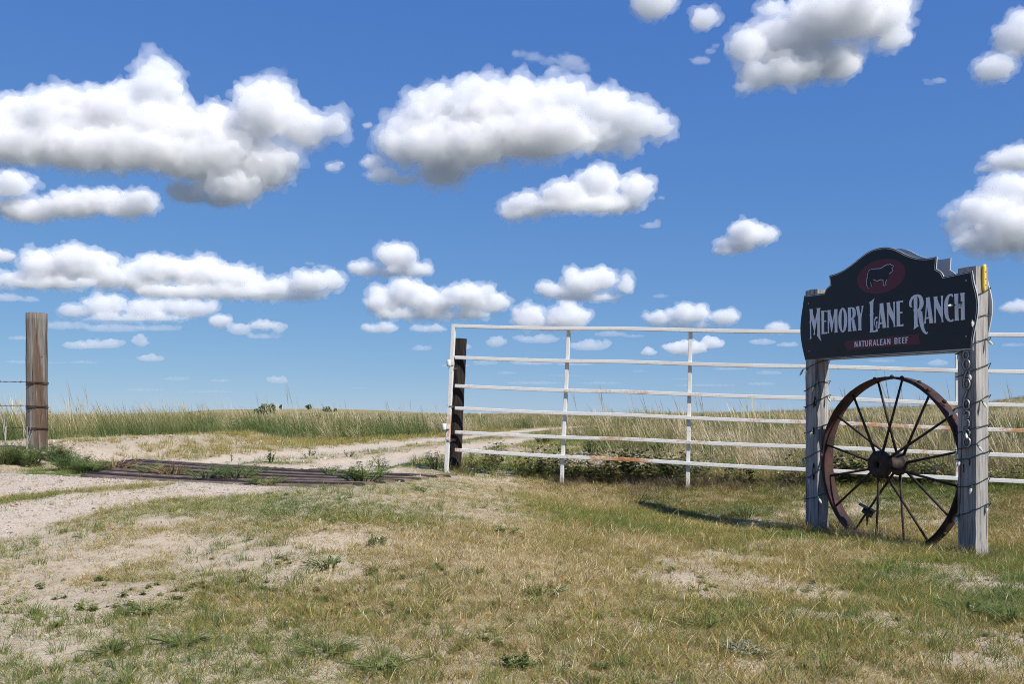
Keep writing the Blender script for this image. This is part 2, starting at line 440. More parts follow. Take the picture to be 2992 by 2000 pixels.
def drive_mask(X, Y):
    xb = np.interp(Y, DRIVE_Y, DRIVE_X)
    m = sst(-0.05, 0.45, xb - X + 0.55 * (fbm(X * 1.4, Y * 1.4, 4, 9) - 0.47))
    left = sst(-4.75, -4.45, X + 0.25 * (vnoise(X * 3, Y * 3, 2) - .5) - 0.9 * sst(7.4, 6.6, Y) * 3)
    left = np.maximum(left, sst(7.5, 7.0, wcoord(X, Y) * 1.2))
    m = m * sst(5.72, 5.55, wcoord(X, Y)) * sst(1.0, 2.0, Y)
    strip = sst(0.32, 0.12, np.abs((Y - 6.6) - 0.74 * (X + 3.8) * 1.0 + 0.0) * 0.8 + 0.3 * (fbm(X * 2, Y * 2, 3, 4) - .45)) * sst(-5.2, -4.4, X) * sst(-2.6, -3.0, X)
    return np.clip(m - 0.85 * strip, 0, 1)
def ground_z(X, Y, fine=True, dig=True):
    X = np.asarray(X, float); Y = np.asarray(Y, float)
    w = wcoord(X, Y); r = np.sqrt(X * X + Y * Y)
    L = 0.34 * sst(1.2, 5.6, w); R = 0.24 * sst(7.7, 9.2, w)
    s = sst(-1.5, 1.8, X)
    z = L * (1 - s) + R * s
    z = z * sst(-1.5, 1.0, Y)
    z = z + (0.36 - z) * sst(9.5, 14.0, w)
    z = z + 0.17 * sst(-4.75, -5.5, X) * sst(5.5, 6.8, w) * sst(40, 15, r)
    # sandy bank on the left of the two-track
    z = z + 0.10 * np.exp(-((X + 4.8) / 0.9) ** 2) * sst(8.6, 10.0, w) * sst(20, 14, Y)
    # pit under the cattle guard
    u, v = guard_uv(X, Y)
    pit = sst(-0.02, 0.03, v) * sst(1.0, 0.95, v) * sst(-0.03, 0.02, u) * sst(1.10, 1.06, u)
    if dig: z = z - 0.32 * pit
    if fine:
        nearw = sst(40, 12, r)
        z = z + nearw * (0.07 * (fbm(X * 0.9, Y * 0.9, 4, 21) - 0.47) + 0.02 * (fbm(X * 6, Y * 6, 3, 31) - 0.44)) * (1 - 0.6 * drive_mask(X, Y))
        tr = track_mask(X, Y); z = z - 0.05 * tr * nearw
    # open prairie: low swells, a far ridge on the left and a hill on the right
    th = np.arctan2(X, np.maximum(Y, 1e-3)) ; col = CX + F * np.tan(np.clip(th, -1.2, 1.2))
    front = sst(0, 30, Y)
    z = z + sst(25, 90, r) * (0.9 * (fbm(X * 0.012, Y * 0.012, 4, 51) - 0.5)) * sst(3000, 600, r)
    ridge = np.interp(col, [-3000, 300, 480, 620, 700, 820, 900, 1000, 1150, 1300, 2000, 6000], [8, 6, 10, 18, 20, 21, 22, 21, 16, 9, 8, 10])
    z = z + front * (ridge / F * 460) * np.exp(-((r - 460) / 170.0) ** 2)
    hill = np.interp(col, [1800, 2150, 2500, 2711, 2889, 2992, 3400, 4200, 8000], [0, 7, 18, 29, 39, 50, 75, 90, 60])
    z = z + front * (hill / F * 190) * np.exp(-((r - 190) / 75.0) ** 2)
    return z
def gz(x, y): return float(ground_z(np.array([x]), np.array([y]))[0])
def gp(px, py):
    """where the line of sight through photo pixel (px,py) meets the ground"""
    z = 0.1
    for _ in range(60):
        s = max((py - HY), 1.0) / (EYE - z); x, y = (px - CX) / s, F / s
        z = 0.6 * z + 0.4 * gz(x, y)
    return Vector((x, y, gz(x, y)))

def build_ground():
    rad = np.concatenate([np.linspace(0.3, 2.2, 8), np.linspace(2.35, 12.5, 125), np.geomspace(12.7, 70, 75), np.geomspace(73, 70000, 75)])
    a = math.radians(38)
    ang = np.concatenate([np.linspace(-a, a, 330), np.linspace(a, 2 * math.pi - a, 92)[1:-1]])
    TH, RR = np.meshgrid(ang, rad); X = RR * np.sin(TH); Y = RR * np.cos(TH)
    Z = ground_z(X, Y)
    road = np.clip(drive_mask(X, Y) + track_mask(X, Y), 0, 1)
    r = np.sqrt(X * X + Y * Y)
    fld = sst(9.0, 30, r) * sst(8.3, 11.0, wcoord(X, Y)) * (1 - track_mask(X, Y))
    fld = np.where(Y < 2, sst(14, 30, r), fld)
    co = np.stack([X.ravel(), Y.ravel(), Z.ravel()], 1)
    na, nr = len(ang), len(rad)
    i, j = np.meshgrid(np.arange(nr - 1), np.arange(na), indexing='ij'); j2 = (j + 1) % na
    quads = np.stack([i * na + j, i * na + j2, (i + 1) * na + j2, (i + 1) * na + j], -1).reshape(-1, 4)[:, ::-1]
    cx = co[quads].mean(1)
    dm = drive_mask(cx[:, 0], cx[:, 1]) > 0.5; tm = (track_mask(cx[:, 0], cx[:, 1]) > 0.5) & ~dm
    mat = ground_material()
    for name, sel in (('ground', ~(dm | tm)), ('gravel_drive', dm), ('two_track_road', tm)):
        q = quads[sel]; used, inv = np.unique(q, return_inverse=True)
        vs = co[used].tolist(); fs = inv.reshape(-1, 4).tolist()
        if name == 'ground':
            c0 = len(vs); vs.append([0, 0, gz(0, 0)]); pos = {g: k for k, g in enumerate(used.tolist())}
            fs += [[c0, pos[(k + 1) % na], pos[k]] for k in range(na)]
        me = bpy.data.meshes.new(name); me.from_pydata(vs, [], fs)
        for an, arr in (('road', road), ('field', fld)):
            at = me.attributes.new(an, 'FLOAT', 'POINT'); d = np.zeros(len(vs)); d[:len(used)] = arr.ravel()[used]
            at.data.foreach_set('value', d)
        me.materials.append(mat)
        for p in me.polygons: p.use_smooth = True
        o = link(bpy.data.objects.new(name, me)); tag(o, kind='structure')
build_ground()

# ------------------------------------------------------------------ surfaces of the built things
def wood_material(name, dark, mid, light, stain=None, crack=0.75):
    m, N, p = new_mat(name)
    tc = N.n('ShaderNodeTexCoord'); P = tc.outputs['Object']
    g = N.noise(N.v('MULTIPLY', P, (1, 1, 0.045)), 75.0, 5, 0.65)
    g2 = N.noise(N.v('MULTIPLY', P, (1, 1, 0.08)), 16.0, 4, 0.6)
    col = ramp(N, N.m('ADD', N.m('MULTIPLY', g, 0.6), N.m('MULTIPLY', g2, 0.4)), [(0.32, dark), (0.47, mid), (0.66, light)])
    if stain:
        sx = N.sep(P)
        s = N.m('MULTIPLY', N.ss(N.noise(N.v('MULTIPLY', P, (1, 1, 0.10)), 11.0, 4, 0.6), 0.42, 0.58), N.ss(sx[0], -0.03, 0.05))
        col = N.mix(N.m('MULTIPLY', s, 0.85), col, stain)
    ck = N.ss(N.noise(N.v('MULTIPLY', P, (1, 1, 0.028)), 42.0, 3, 0.55), 0.60, 0.66)
    col = N.mix(N.m('MULTIPLY', ck, crack), col, (0.03, 0.026, 0.022))
    setp(N, p, col, 0.9, 0, 0.2, N.m('SUBTRACT', g, N.m('MULTIPLY', ck, 0.9)), 1.0, 0.008)
    return m
def paint_material():
    m, N, p = new_mat('white_paint')
    geo = N.n('ShaderNodeNewGeometry'); P = geo.outputs['Position']; oi = N.n('ShaderNodeObjectInfo')
    n = N.noise(N.v('ADD', P, N.v('SCALE', (3.1, 1.7, 9.0), scale=oi.outputs['Random'])), 1.1, 4, 0.6)
    fine = N.noise(P, 45.0, 5, 0.7)
    rust = N.ss(N.m('ADD', n, N.m('MULTIPLY', N.m('SUBTRACT', fine, 0.5), 0.35)), 0.55, 0.65)
    zz = N.sep(P)[2]
    rust = N.m('MULTIPLY', rust, N.ss(zz, 1.45, 0.9, 0.12, 1.0))
    dirt = N.ss(fine, 0.56, 0.68)
    col = N.mix(N.m('MULTIPLY', dirt, 0.45), (0.62, 0.61, 0.58), (0.30, 0.27, 0.23))
    col = N.mix(rust, col, N.mix(N.ss(fine, 0.4, 0.6), (0.33, 0.13, 0.045), (0.50, 0.27, 0.12)))
    setp(N, p, col, 0.55, 0, 0.35, fine, 0.25, 0.004)
    return m
def metal_material(name, a, b, rough=0.6, metal=0.3, scale=22.0):
    m, N, p = new_mat(name)
    tc = N.n('ShaderNodeTexCoord'); n = N.noise(tc.outputs['Object'], scale, 6, 0.65); n2 = N.noise(tc.outputs['Object'], scale * 6, 3, 0.6)
    setp(N, p, N.mix(N.ss(n, 0.35, 0.65), a, b), N.m('ADD', N.m('MULTIPLY', n2, 0.25), rough - 0.12), metal, 0.4, n2, 0.35, 0.003)
    return m
def plain_material(name, c, rough=0.6, metal=0.0, spec=0.4, var=0.12):
    m, N, p = new_mat(name)
    tc = N.n('ShaderNodeTexCoord'); n = N.noise(tc.outputs['Object'], 30.0, 4, 0.6)
    lo = tuple(x * (1 - var) for x in c); hi = tuple(min(1, x * (1 + var)) for x in c)
    setp(N, p, N.mix(n, lo, hi), rough, metal, spec)
    return m
M_POST = wood_material('weathered_timber', (0.075, 0.067, 0.06), (0.26, 0.245, 0.23), (0.44, 0.425, 0.405))
M_OLD = wood_material('grey_brown_post', (0.055, 0.048, 0.042), (0.15, 0.135, 0.12), (0.25, 0.23, 0.205), stain=(0.085, 0.048, 0.027))
M_TAR = wood_material('tarred_post', (0.006, 0.005, 0.005), (0.018, 0.015, 0.013), (0.05, 0.04, 0.033), crack=0.3)
M_PAINT = paint_material()
M_RIM = metal_material('rust_red_rim', (0.072, 0.032, 0.025), (0.017, 0.011, 0.010), 0.9, 0.0, 5.0)
M_IRON = metal_material('old_iron', (0.022, 0.017, 0.015), (0.055, 0.032, 0.022), 0.7, 0.3)
def pipe_material():
    m, N, p = new_mat('guard_pipe'); tc = N.n('ShaderNodeTexCoord'); oi = N.n('ShaderNodeObjectInfo')
    n = N.noise(tc.outputs['Object'], 9.0, 6, 0.65); k = N.m('ADD', N.m('MULTIPLY', oi.outputs['Random'], 0.75), N.m('MULTIPLY', n, 0.4), clamp=True)
    setp(N, p, ramp(N, k, [(0.1, (0.010, 0.008, 0.008)), (0.45, (0.035, 0.026, 0.024)), (0.75, (0.085, 0.062, 0.052)), (1.0, (0.15, 0.125, 0.115))]), 0.5, 0.3, 0.4, n, 0.3, 0.004)
    return m
M_PIPE = pipe_material(); M_BROWNPIPE = metal_material('brown_pipe', (0.17, 0.125, 0.10), (0.09, 0.058, 0.042), 0.8, 0.0, 6.0); M_GAPSHADE = metal_material('gap_shade_pipe', (0.008, 0.007, 0.006), (0.022, 0.015, 0.012), 0.85, 0.0, 6.0)
M_WIRE = metal_material('rusty_wire', (0.05, 0.035, 0.028), (0.12, 0.08, 0.06), 0.7, 0.4)
def sign_face_material():
    m, N, p = new_mat('sign_black'); tc = N.n('ShaderNodeTexCoord'); P = tc.outputs['Object']
    dust = N.m('MULTIPLY', N.ss(N.noise(P, 3.0, 5, 0.65), 0.45, 0.75), N.ss(N.noise(P, 60.0, 4, 0.7), 0.4, 0.7))
    setp(N, p, N.mix(N.m('MULTIPLY', dust, 0.35), (0.006, 0.007, 0.010), (0.035, 0.032, 0.030)), N.m('ADD', 0.34, N.m('MULTIPLY', dust, 0.4)), 0, 0.35)
    return m
M_BLACK = sign_face_material()
M_LETTER = plain_material('sign_silver', (0.62, 0.66, 0.72), 0.5, 0, 0.4, 0.05)
M_CREAM = plain_material('sign_cream_line', (0.60, 0.57, 0.52), 0.5, 0, 0.4, 0.05)
M_MAROON = plain_material('sign_maroon', (0.085, 0.010, 0.024), 0.45)
M_ALU = plain_material('sign_backing', (0.40, 0.42, 0.44), 0.5, 0.0, 0.5, 0.06)
M_DIGIT = plain_material('brushed_digit', (0.27, 0.27, 0.28), 0.45, 0.3)
M_GREENCORD = plain_material('green_cord', (0.010, 0.022, 0.016), 0.6)
M_SOCKET = plain_material('green_socket', (0.02, 0.10, 0.07), 0.5)
M_BULB = plain_material('pale_bulb', (0.50, 0.50, 0.46), 0.25, 0, 0.6)
M_YELLOW = plain_material('yellow_plastic', (0.72, 0.50, 0.06), 0.55)
M_DARKPL = plain_material('dark_plastic', (0.015, 0.017, 0.018), 0.4)
M_PANEL = plain_material('solar_glass', (0.010, 0.016, 0.022), 0.12, 0, 0.6)
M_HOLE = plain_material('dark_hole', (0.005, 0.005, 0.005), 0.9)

# ------------------------------------------------------------------ ranch sign between two timber posts
dS = Vector((0.403, -0.915, 0)).normalized()          # along the sign, towards its near end
nS = Vector((-0.915, -0.403, 0)).normalized()          # the way the sign faces
O_S = Vector((2.948, 5.652, 0.0))                      # front right corner of the near post
UP = Vector((0, 0, 1))
def SP(s, z, t=0.0):
    """point of the sign: s metres left of the near post's corner, z up, t in front of the posts' face"""
    return O_S - dS * s + UP * z + nS * t
def unsign(px, py, t=0.0):
    """(s,z) of the point of the sign's plane seen at a photo pixel"""
    ray = Vector(((px - CX) / F, 1.0, -(py - HY) / F)); c = Vector((0, 0, EYE)); q = O_S + nS * t
    k = (q - c).dot(nS) / ray.dot(nS); P = c + ray * k
    return (-(P - q).dot(dS), P.z)
SPAN = 1.544; PW = 0.14; PD = 0.118
sign = empty('ranch_sign', SP(SPAN / 2, 0, -PD / 2), 'black arched ranch sign with silver lettering on two weathered timber posts', 'sign')
prng = random.Random(11)
def timber(s0, ztop, label):
    m = MB(); nz = 26; ring = []
    prof = [(0, 0), (0.5, 0), (1, 0), (1, .5), (1, 1), (.5, 1), (0, 1), (0, .5)]
    vs = []; fs = []
    for k in range(nz + 1):
        z = -0.35 + (ztop + 0.35) * k / nz
        for (a, b) in prof:
            j = 0.004 if 0 < k < nz else 0.002
            corner = 0.006 if (a in (0, 1) and b in (0, 1)) else 0
            ss_ = s0 + PW * a + (corner if a == 0 else -corner if a == 1 else 0) * 0.6 + prng.uniform(-j, j) * 0.6
            tt_ = -PD * b + (-corner if b == 0 else corner if b == 1 else 0) * 0.6 + prng.uniform(-j, j) * 0.6
            top = prng.uniform(-0.012, 0.004) if k == nz else 0
            vs.append(SP(ss_, z + top, tt_))
    for k in range(nz):
        for i in range(8): fs.append((k * 8 + i, k * 8 + (i + 1) % 8, (k + 1) * 8 + (i + 1) % 8, (k + 1) * 8 + i))
    fs.append(tuple(nz * 8 + i for i in range(8))); fs.append(tuple(range(7, -1, -1)))
    m.add(vs, fs)
    o = m.build('post', M_POST, sign)
    o['label'] = label
    return o
post_near = timber(0.0, 1.86, 'near timber post carrying the house number')
post_far = timber(SPAN - PW, 1.89, 'far timber post of the sign')

def catmull(pts, n=8):
    out = []
    for i in range(len(pts) - 1):
        p0 = pts[max(i - 1, 0)]; p1 = pts[i]; p2 = pts[i + 1]; p3 = pts[min(i + 2, len(pts) - 1)]
        for k in range(n):
            t = k / n
            out.append(tuple(0.5 * ((2 * p1[d]) + (-p0[d] + p2[d]) * t + (2 * p0[d] - 5 * p1[d] + 4 * p2[d] - p3[d]) * t * t + (-p0[d] + 3 * p1[d] - 3 * p2[d] + p3[d]) * t ** 3) for d in (0, 1)))
    out.append(tuple(pts[-1]))
    return out
def zoom1(x, y): return (2280 + x / 3.267, 680 + y / 3.267)
def sgn(pts, conv, t): return [unsign(*conv(*p), t) for p in pts]
segs = [  # outline in runs between corners
 [(238,1222),(206,1080),(191,950),(196,830),(214,700),(228,602)],
 [(228,602),(420,577)], [(420,577),(440,535),(478,500)], [(478,500),(466,410)],
 [(466,410),(560,380),(660,320),(760,240),(850,178),(940,146),(1020,140),(1100,158),(1200,208),(1300,240),(1400,245),(1495,228)],
 [(1495,228),(1487,345)], [(1487,345),(1535,378),(1560,420)], [(1560,420),(1832,362)],
 [(1832,362),(1848,470),(1878,590),(1889,700),(1880,810),(1855,940),(1838,1040),(1838,1128)],
 [(1838,1128),(238,1222)]]
T_P = 0.008
outline = []
for sg in segs:
    q = sgn(sg, zoom1, T_P); q = catmull(q, 6) if len(q) > 2 else q
    outline += q[:-1]
# make the board symmetrical about nothing but level along its foot
def inset(poly, d):
    n = len(poly); out = []
    area = sum(poly[i][0] * poly[(i + 1) % n][1] - poly[(i + 1) % n][0] * poly[i][1] for i in range(n))
    sg = 1 if area > 0 else -1
    for i in range(n):
        a, b, c = poly[i - 1], poly[i], poly[(i + 1) % n]
        e1 = Vector((b[0] - a[0], b[1] - a[1])); e2 = Vector((c[0] - b[0], c[1] - b[1]))
        if e1.length < 1e-9 or e2.length < 1e-9: out.append(b); continue
        e1.normalize(); e2.normalize()
        n1 = Vector((-e1.y, e1.x)) * sg; n2 = Vector((-e2.y, e2.x)) * sg
        m_ = n1 + n2
        k = d / max(0.35, m_.length_squared / 2) if m_.length > 1e-6 else 0
        out.append((b[0] + m_.x * k * 0.5 * 1.0 * (2 if False else 1) , b[1] + m_.y * k * 0.5))
    return out
def plate(poly, t0, t1, holes=()):
    """solid plate from a polygon (s,z) between depths t0 and t1, filled by triangulation"""
    bm = bmesh.new(); edges = []
    for loop in [poly] + list(holes):
        vs = [bm.verts.new(SP(s, z, t1)) for s, z in loop]
        edges += [bm.edges.new((vs[i], vs[(i + 1) % len(vs)])) for i in range(len(vs))]
    bmesh.ops.triangle_fill(bm, use_beauty=True, use_dissolve=False, edges=edges)
    faces = list(bm.faces)
    if abs(t1 - t0) > 1e-6:
        r = bmesh.ops.extrude_face_region(bm, geom=faces)
        for v in [g for g in r['geom'] if isinstance(g, bmesh.types.BMVert)]: v.co += nS * (t0 - t1)
    bm.verts.ensure_lookup_table(); bm.verts.index_update()
    m = MB(); m.add([v.co[:] for v in bm.verts], [[v.index for v in f.verts] for f in bm.faces]); bm.free()
    return m
panel = plate(outline, 0.001, T_P).build('sign_panel', M_ALU, sign)
panel['label'] = 'front board of the sign with silver lettering'
plate(inset(outline, 0.007), T_P + 0.0003, T_P + 0.002).build('face', M_BLACK, panel)
plate(inset(outline, 0.016), T_P + 0.0023, T_P + 0.0034, [inset(outline, 0.022)]).build('border_line', M_CREAM, panel)
# the second board on the back of the posts
mirror_c = SPAN / 2
back = plate([(s, z) for s, z in outline], -PD - 0.009, -PD - 0.001).build('sign_panel', M_ALU, sign)
back['label'] = 'back board of the sign, its bare pale side showing'

TF = T_P + 0.0023
def za(ox, oy, sc): return lambda x, y: (ox + x / sc, oy + y / sc)
zM, zL, zR, zB = za(2355, 880, 12.061), za(2530, 860, 11.2), za(2645, 840, 10.453), za(2460, 730, 8.379)
def ell(cx, cy, rx, ry, n=28, ph=0): return [(cx + rx * math.cos(2 * math.pi * i / n + ph), cy + ry * math.sin(2 * math.pi * i / n + ph)) for i in range(n)]
def letter(conv, outer, holes=(), t=0.0012, mat=None, name='letter'):
    return plate(sgn(outer, conv, TF), TF, TF + t, [sgn(h, conv, TF) for h in holes]).build(name, mat or M_LETTER, panel)
letter(zM, [(120,290),(250,282),(238,330),(248,450),(318,700),(385,400),(390,300),(372,258),(515,245),(492,300),(492,630),(508,670),(490,690),(500,1210),(510,1290),(545,1420),(490,1370),(385,1215),(402,1150),(400,620),(318,1040),(312,1110),(328,1190),(265,1195),(285,1110),(285,1050),(180,640),(182,1240),(205,1300),(135,1370),(150,1270),(142,780),(125,730),(145,700),(138,400)])
letter(zM, [(530,350),(725,335),(728,395),(700,380),(640,372),(640,700),(690,690),(712,680),(712,745),(690,735),(640,735),(642,1110),(700,1105),(740,1090),(742,1155),(545,1168),(555,1100),(545,420)])
letter(zM, [(752,328),(868,318),(866,400),(940,720),(1000,380),(1000,295),(1112,285),(1108,380),(1110,1020),(1122,1108),(1005,1122),(1018,1040),(1005,560),(930,1010),(928,1088),(885,1092),(885,1010),(815,640),(810,1070),(822,1142),(762,1145),(775,1070),(768,420)])
letter(zM, ell(1300, 675, 157, 437), [ell(1298, 677, 46, 385)])
letter(zM, [(1475,240),(1620,218),(1700,235),(1745,310),(1760,430),(1745,530),(1700,600),(1665,620),(1705,660),(1745,850),(1765,960),(1785,1050),(1655,1062),(1650,980),(1605,650),(1590,650),(1592,980),(1605,1070),(1482,1078),(1495,1000),(1485,340)], [[(1585,270),(1620,265),(1640,330),(1648,450),(1635,560),(1600,600),(1588,600)]])
letter(zM, [(1758,195),(1880,180),(1880,260),(1920,480),(1965,270),(1965,178),(2035,160),(2015,220),(1955,600),(1952,940),(1965,1030),(1840,1042),(1855,960),(1845,620),(1780,270)])
letter(zL, [(105,275),(200,210),(285,130),(245,260),(240,600),(262,640),(240,680),(245,1195),(310,1190),(350,1130),(345,1000),(335,920),(365,880),(385,900),(375,960),(370,1080),(400,1230),(125,1255),(145,1180),(140,720),(122,690),(140,660),(135,330)])
letter(zL, [(280,840),(310,750),(350,730),(380,750),(380,800),(345,800),(310,850),(295,930),(325,1100),(300,1060),(270,930)], name='flourish')
letter(zL, [(455,310),(572,292),(580,400),(640,880),(672,1100),(550,1112),(545,975),(455,985),(448,1120),(390,1130),(410,1050),(455,500)], [[(485,590),(530,920),(460,925)]])
letter(zL, [(680,280),(790,268),(800,390),(910,650),(905,340),(895,255),(955,245),(950,330),(955,980),(968,1070),(908,1078),(915,1010),(880,900),(740,620),(745,1020),(755,1095),(692,1100),(705,1020),(695,400)])
letter(zL, [(995,240),(1215,210),(1218,272),(1170,262),(1112,270),(1115,580),(1170,575),(1195,562),(1200,638),(1165,625),(1118,628),(1125,1000),(1190,990),(1232,975),(1232,1045),(1005,1068),(1015,990),(1005,330)])
letter(zR, [(215,605),(170,618),(128,580),(118,480),(140,390),(200,290),(290,230),(380,215),(460,230),(520,290),(555,390),(568,490),(550,580),(510,650),(460,710),(520,745),(540,900),(560,1100),(580,1230),(620,1340),(650,1380),(690,1355),(692,1395),(665,1430),(610,1430),(550,1380),(490,1280),(450,1150),(415,960),(390,750),(378,740),(382,1110),(415,1190),(255,1295),(275,1220),(268,740),(250,700),(265,660),(262,330),(215,390),(190,480),(195,570)], [[(368,265),(395,285),(430,360),(442,470),(435,570),(410,650),(372,680)]])
letter(zR, [(635,318),(752,298),(760,400),(860,1090),(740,1105),(725,960),(635,972),(630,1110),(575,1122),(590,1050),(640,500)], [[(668,560),(718,908),(640,918)]])
letter(zR, [(868,292),(982,275),(985,370),(1100,640),(1098,340),(1088,260),(1155,250),(1150,340),(1152,960),(1172,1060),(1112,1068),(1118,1010),(1090,910),(935,600),(940,1020),(948,1085),(885,1092),(895,1010),(880,400)])
letter(zR, [(1465,275),(1448,300),(1420,265),(1380,255),(1345,300),(1318,400),(1310,600),(1320,850),(1345,950),(1380,1005),(1420,1005),(1458,955),(1482,1015),(1440,1050),(1360,1058),(1290,1020),(1230,930),(1195,780),(1188,580),(1205,430),(1250,300),(1320,220),(1400,198),(1450,210)])
letter(zR, [(1492,208),(1625,185),(1618,270),(1620,580),(1660,585),(1700,580),(1698,280),(1682,180),(1820,160),(1810,250),(1818,920),(1832,990),(1698,1005),(1705,930),(1702,640),(1660,645),(1622,650),(1630,940),(1642,1015),(1508,1025),(1520,950),(1505,300)])
# second line on its maroon ribbon
zS = za(2450, 970, 9.023)
letter(zS, [(160,360),(200,235),(1000,180),(1300,130),(2150,60),(2130,130),(2160,330),(1500,370),(900,430),(230,485),(215,420)], name='ribbon', mat=M_MAROON, t=0.0010)
GLY = {
 'N': [[(0,0),(.26,0),(.26,.62),(.72,0),(1,0),(1,1),(.74,1),(.74,.40),(.26,1),(0,1)]],
 'A': [[(0,0),(.36,1),(.64,1),(1,0),(.72,0),(.64,.22),(.36,.22),(.28,0)], [(.42,.42),(.58,.42),(.5,.74)]],
 'T': [[(.36,0),(.64,0),(.64,.84),(1,.84),(1,1),(0,1),(0,.84),(.36,.84)]],
 'U': [[(0,1),(0,.2),(.18,0),(.82,0),(1,.2),(1,1),(.72,1),(.72,.22),(.6,.14),(.4,.14),(.28,.22),(.28,1)]],
 'R': [[(0,0),(.28,0),(.28,.40),(.42,.40),(.7,0),(1,0),(.70,.44),(.95,.6),(.95,.86),(.8,1),(0,1)], [(.28,.54),(.62,.54),(.68,.62),(.68,.8),(.6,.86),(.28,.86)]],
 'L': [[(0,0),(1,0),(1,.16),(.38,.16),(.38,1),(0,1)]],
 'E': [[(0,0),(1,0),(1,.15),(.38,.15),(.38,.44),(.85,.44),(.85,.57),(.38,.57),(.38,.85),(1,.85),(1,1),(0,1)]],
 'B': [[(0,0),(.8,0),(1,.14),(1,.4),(.86,.5),(1,.62),(1,.86),(.8,1),(0,1)], [(.32,.14),(.62,.14),(.7,.22),(.7,.36),(.6,.43),(.32,.43)], [(.32,.57),(.6,.57),(.7,.64),(.7,.79),(.62,.86),(.32,.86)]],
 'F': [[(0,0),(.38,0),(.38,.44),(.85,.44),(.85,.57),(.38,.57),(.38,.85),(1,.85),(1,1),(0,1)]]}
for ch, x0, x1 in (('N',430,505),('A',532,608),('T',616,692),('U',704,780),('R',812,890),('A',914,996),('L',1015,1078),('E',1100,1168),('A',1188,1264),('N',1290,1372),('B',1480,1560),('E',1590,1650),('E',1680,1742),('F',1770,1838)):
    def cv(u, v, x0=x0, x1=x1):
        x = x0 + (x1 - x0) * u; yb = 408 - (x - 430) * (408 - 298) / 1390; yt = 255 - (x - 430) * (255 - 138) / 1390
        return zS(x, yb + (yt - yb) * v)
    g = GLY[ch]
    q = [sgn(l, cv, TF) for l in g]
    plate(q[0], TF + 0.0011, TF + 0.0020, q[1:]).build('letter', M_LETTER, panel)
# oval emblem with a bull
c_e = unsign(2573, 808, TF)
r_s = abs(unsign(2644, 800, TF)[0] - unsign(2502, 816, TF)[0]) / 2
oval = [(c_e[0] + r_s * math.cos(a), c_e[1] + 0.121 * math.sin(a)) for a in [2 * math.pi * i / 40 for i in range(40)]]
plate(oval, TF, TF + 0.0008).build('emblem_oval', M_MAROON, panel)
bull = [(655,520),(690,490),(800,470),(920,462),(985,440),(1080,375),(1120,362),(1150,370),(1185,352),(1225,380),(1280,395),(1240,440),(1225,455),(1255,500),(1240,530),(1160,590),(1150,650),(1100,740),(1085,770),(1075,810),(1090,875),(1020,880),(1010,740),(960,732),(870,770),(840,755),(770,730),(760,800),(745,925),(728,925),(700,830),(682,860),(678,945),(640,955),(638,880),(605,880),(605,760),(620,690),(640,580)]
letter(zB, bull, name='emblem_bull', mat=M_BLACK, t=0.0014)
def flat_line(pts, w, conv, t0):
    m = MB(); q = [unsign(*conv(*p), TF) for p in pts]; vs = []; fs = []
    for i, (s, z) in enumerate(q):
        a = q[max(i - 1, 0)]; b = q[min(i + 1, len(q) - 1)]; d = Vector((b[0] - a[0], b[1] - a[1])).normalized(); nn = Vector((-d.y, d.x)) * w / 2
        for t in (t0, t0 + 0.0008):
            vs += [SP(s + nn.x, z + nn.y, t), SP(s - nn.x, z - nn.y, t)]
    for i in range(len(q) - 1):
        k = 4 * i
        fs += [(k, k + 1, k + 5, k + 4), (k + 2, k + 6, k + 7, k + 3), (k, k + 4, k + 6, k + 2), (k + 1, k + 3, k + 7, k + 5)]
    fs += [(0, 2, 3, 1), (4 * len(q) - 4, 4 * len(q) - 3, 4 * len(q) - 1, 4 * len(q) - 2)]
    m.add(vs, fs); return m
for pts, w in (([(640,700),(620,690),(640,580),(655,520),(690,490),(800,470)], .0026), ([(800,470),(920,462),(985,440),(1080,375),(1120,362),(1150,370),(1185,352),(1225,380),(1280,395),(1240,440),(1225,455),(1255,500),(1240,530),(1160,590)], .0034),
               ([(1100,740),(1085,770),(1075,810),(1090,875),(1020,880),(1010,740),(960,732),(870,770)], .0036), ([(850,765),(770,730)], .0032), ([(700,790),(728,880),(745,925)], .0024), ([(620,690),(605,760),(605,880),(640,885),(642,955),(678,945)], .0026)):
    flat_line(pts, w, zB, TF + 0.0016).build('emblem_outline', M_LETTER, panel)
for (x, y) in ((270,678),(278,1132),(1775,458),(1776,990)):
    s, z = unsign(*zoom1(x, y), TF); mm = MB(); mm.tube([SP(s, z, TF), SP(s, z, TF + 0.003)], 0.006, 8); mm.build('screw', M_DIGIT, panel)

# house number on the near post
def zD(x, y): return (2700 + x / 4.355, 1000 + y / 4.355)
def digit(paths):
    m = MB()
    for p in paths:
        closed = p[0] == p[-1]
        q = [SP(*unsign(*zD(*a), 0.009), 0.009) for a in (p[:-1] if closed else p)]
        m.tube(q, 0.0056, 6, closed=closed)
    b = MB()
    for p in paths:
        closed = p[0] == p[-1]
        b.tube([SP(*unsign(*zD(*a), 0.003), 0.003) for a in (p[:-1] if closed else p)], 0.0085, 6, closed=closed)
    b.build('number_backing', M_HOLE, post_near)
    o = m.build('house_number', M_DIGIT, post_near)
    return o
def loop(cx, cy, rx, ry, n=18): q = ell(cx, cy, rx, ry, n); return q + [q[0]]
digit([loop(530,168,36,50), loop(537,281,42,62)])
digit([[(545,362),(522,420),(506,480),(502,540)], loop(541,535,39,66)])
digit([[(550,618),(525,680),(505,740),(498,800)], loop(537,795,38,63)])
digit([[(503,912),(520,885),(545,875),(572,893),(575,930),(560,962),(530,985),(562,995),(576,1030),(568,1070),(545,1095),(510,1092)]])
digit([loop(543,1163,37,48), loop(543,1276,42,61)])
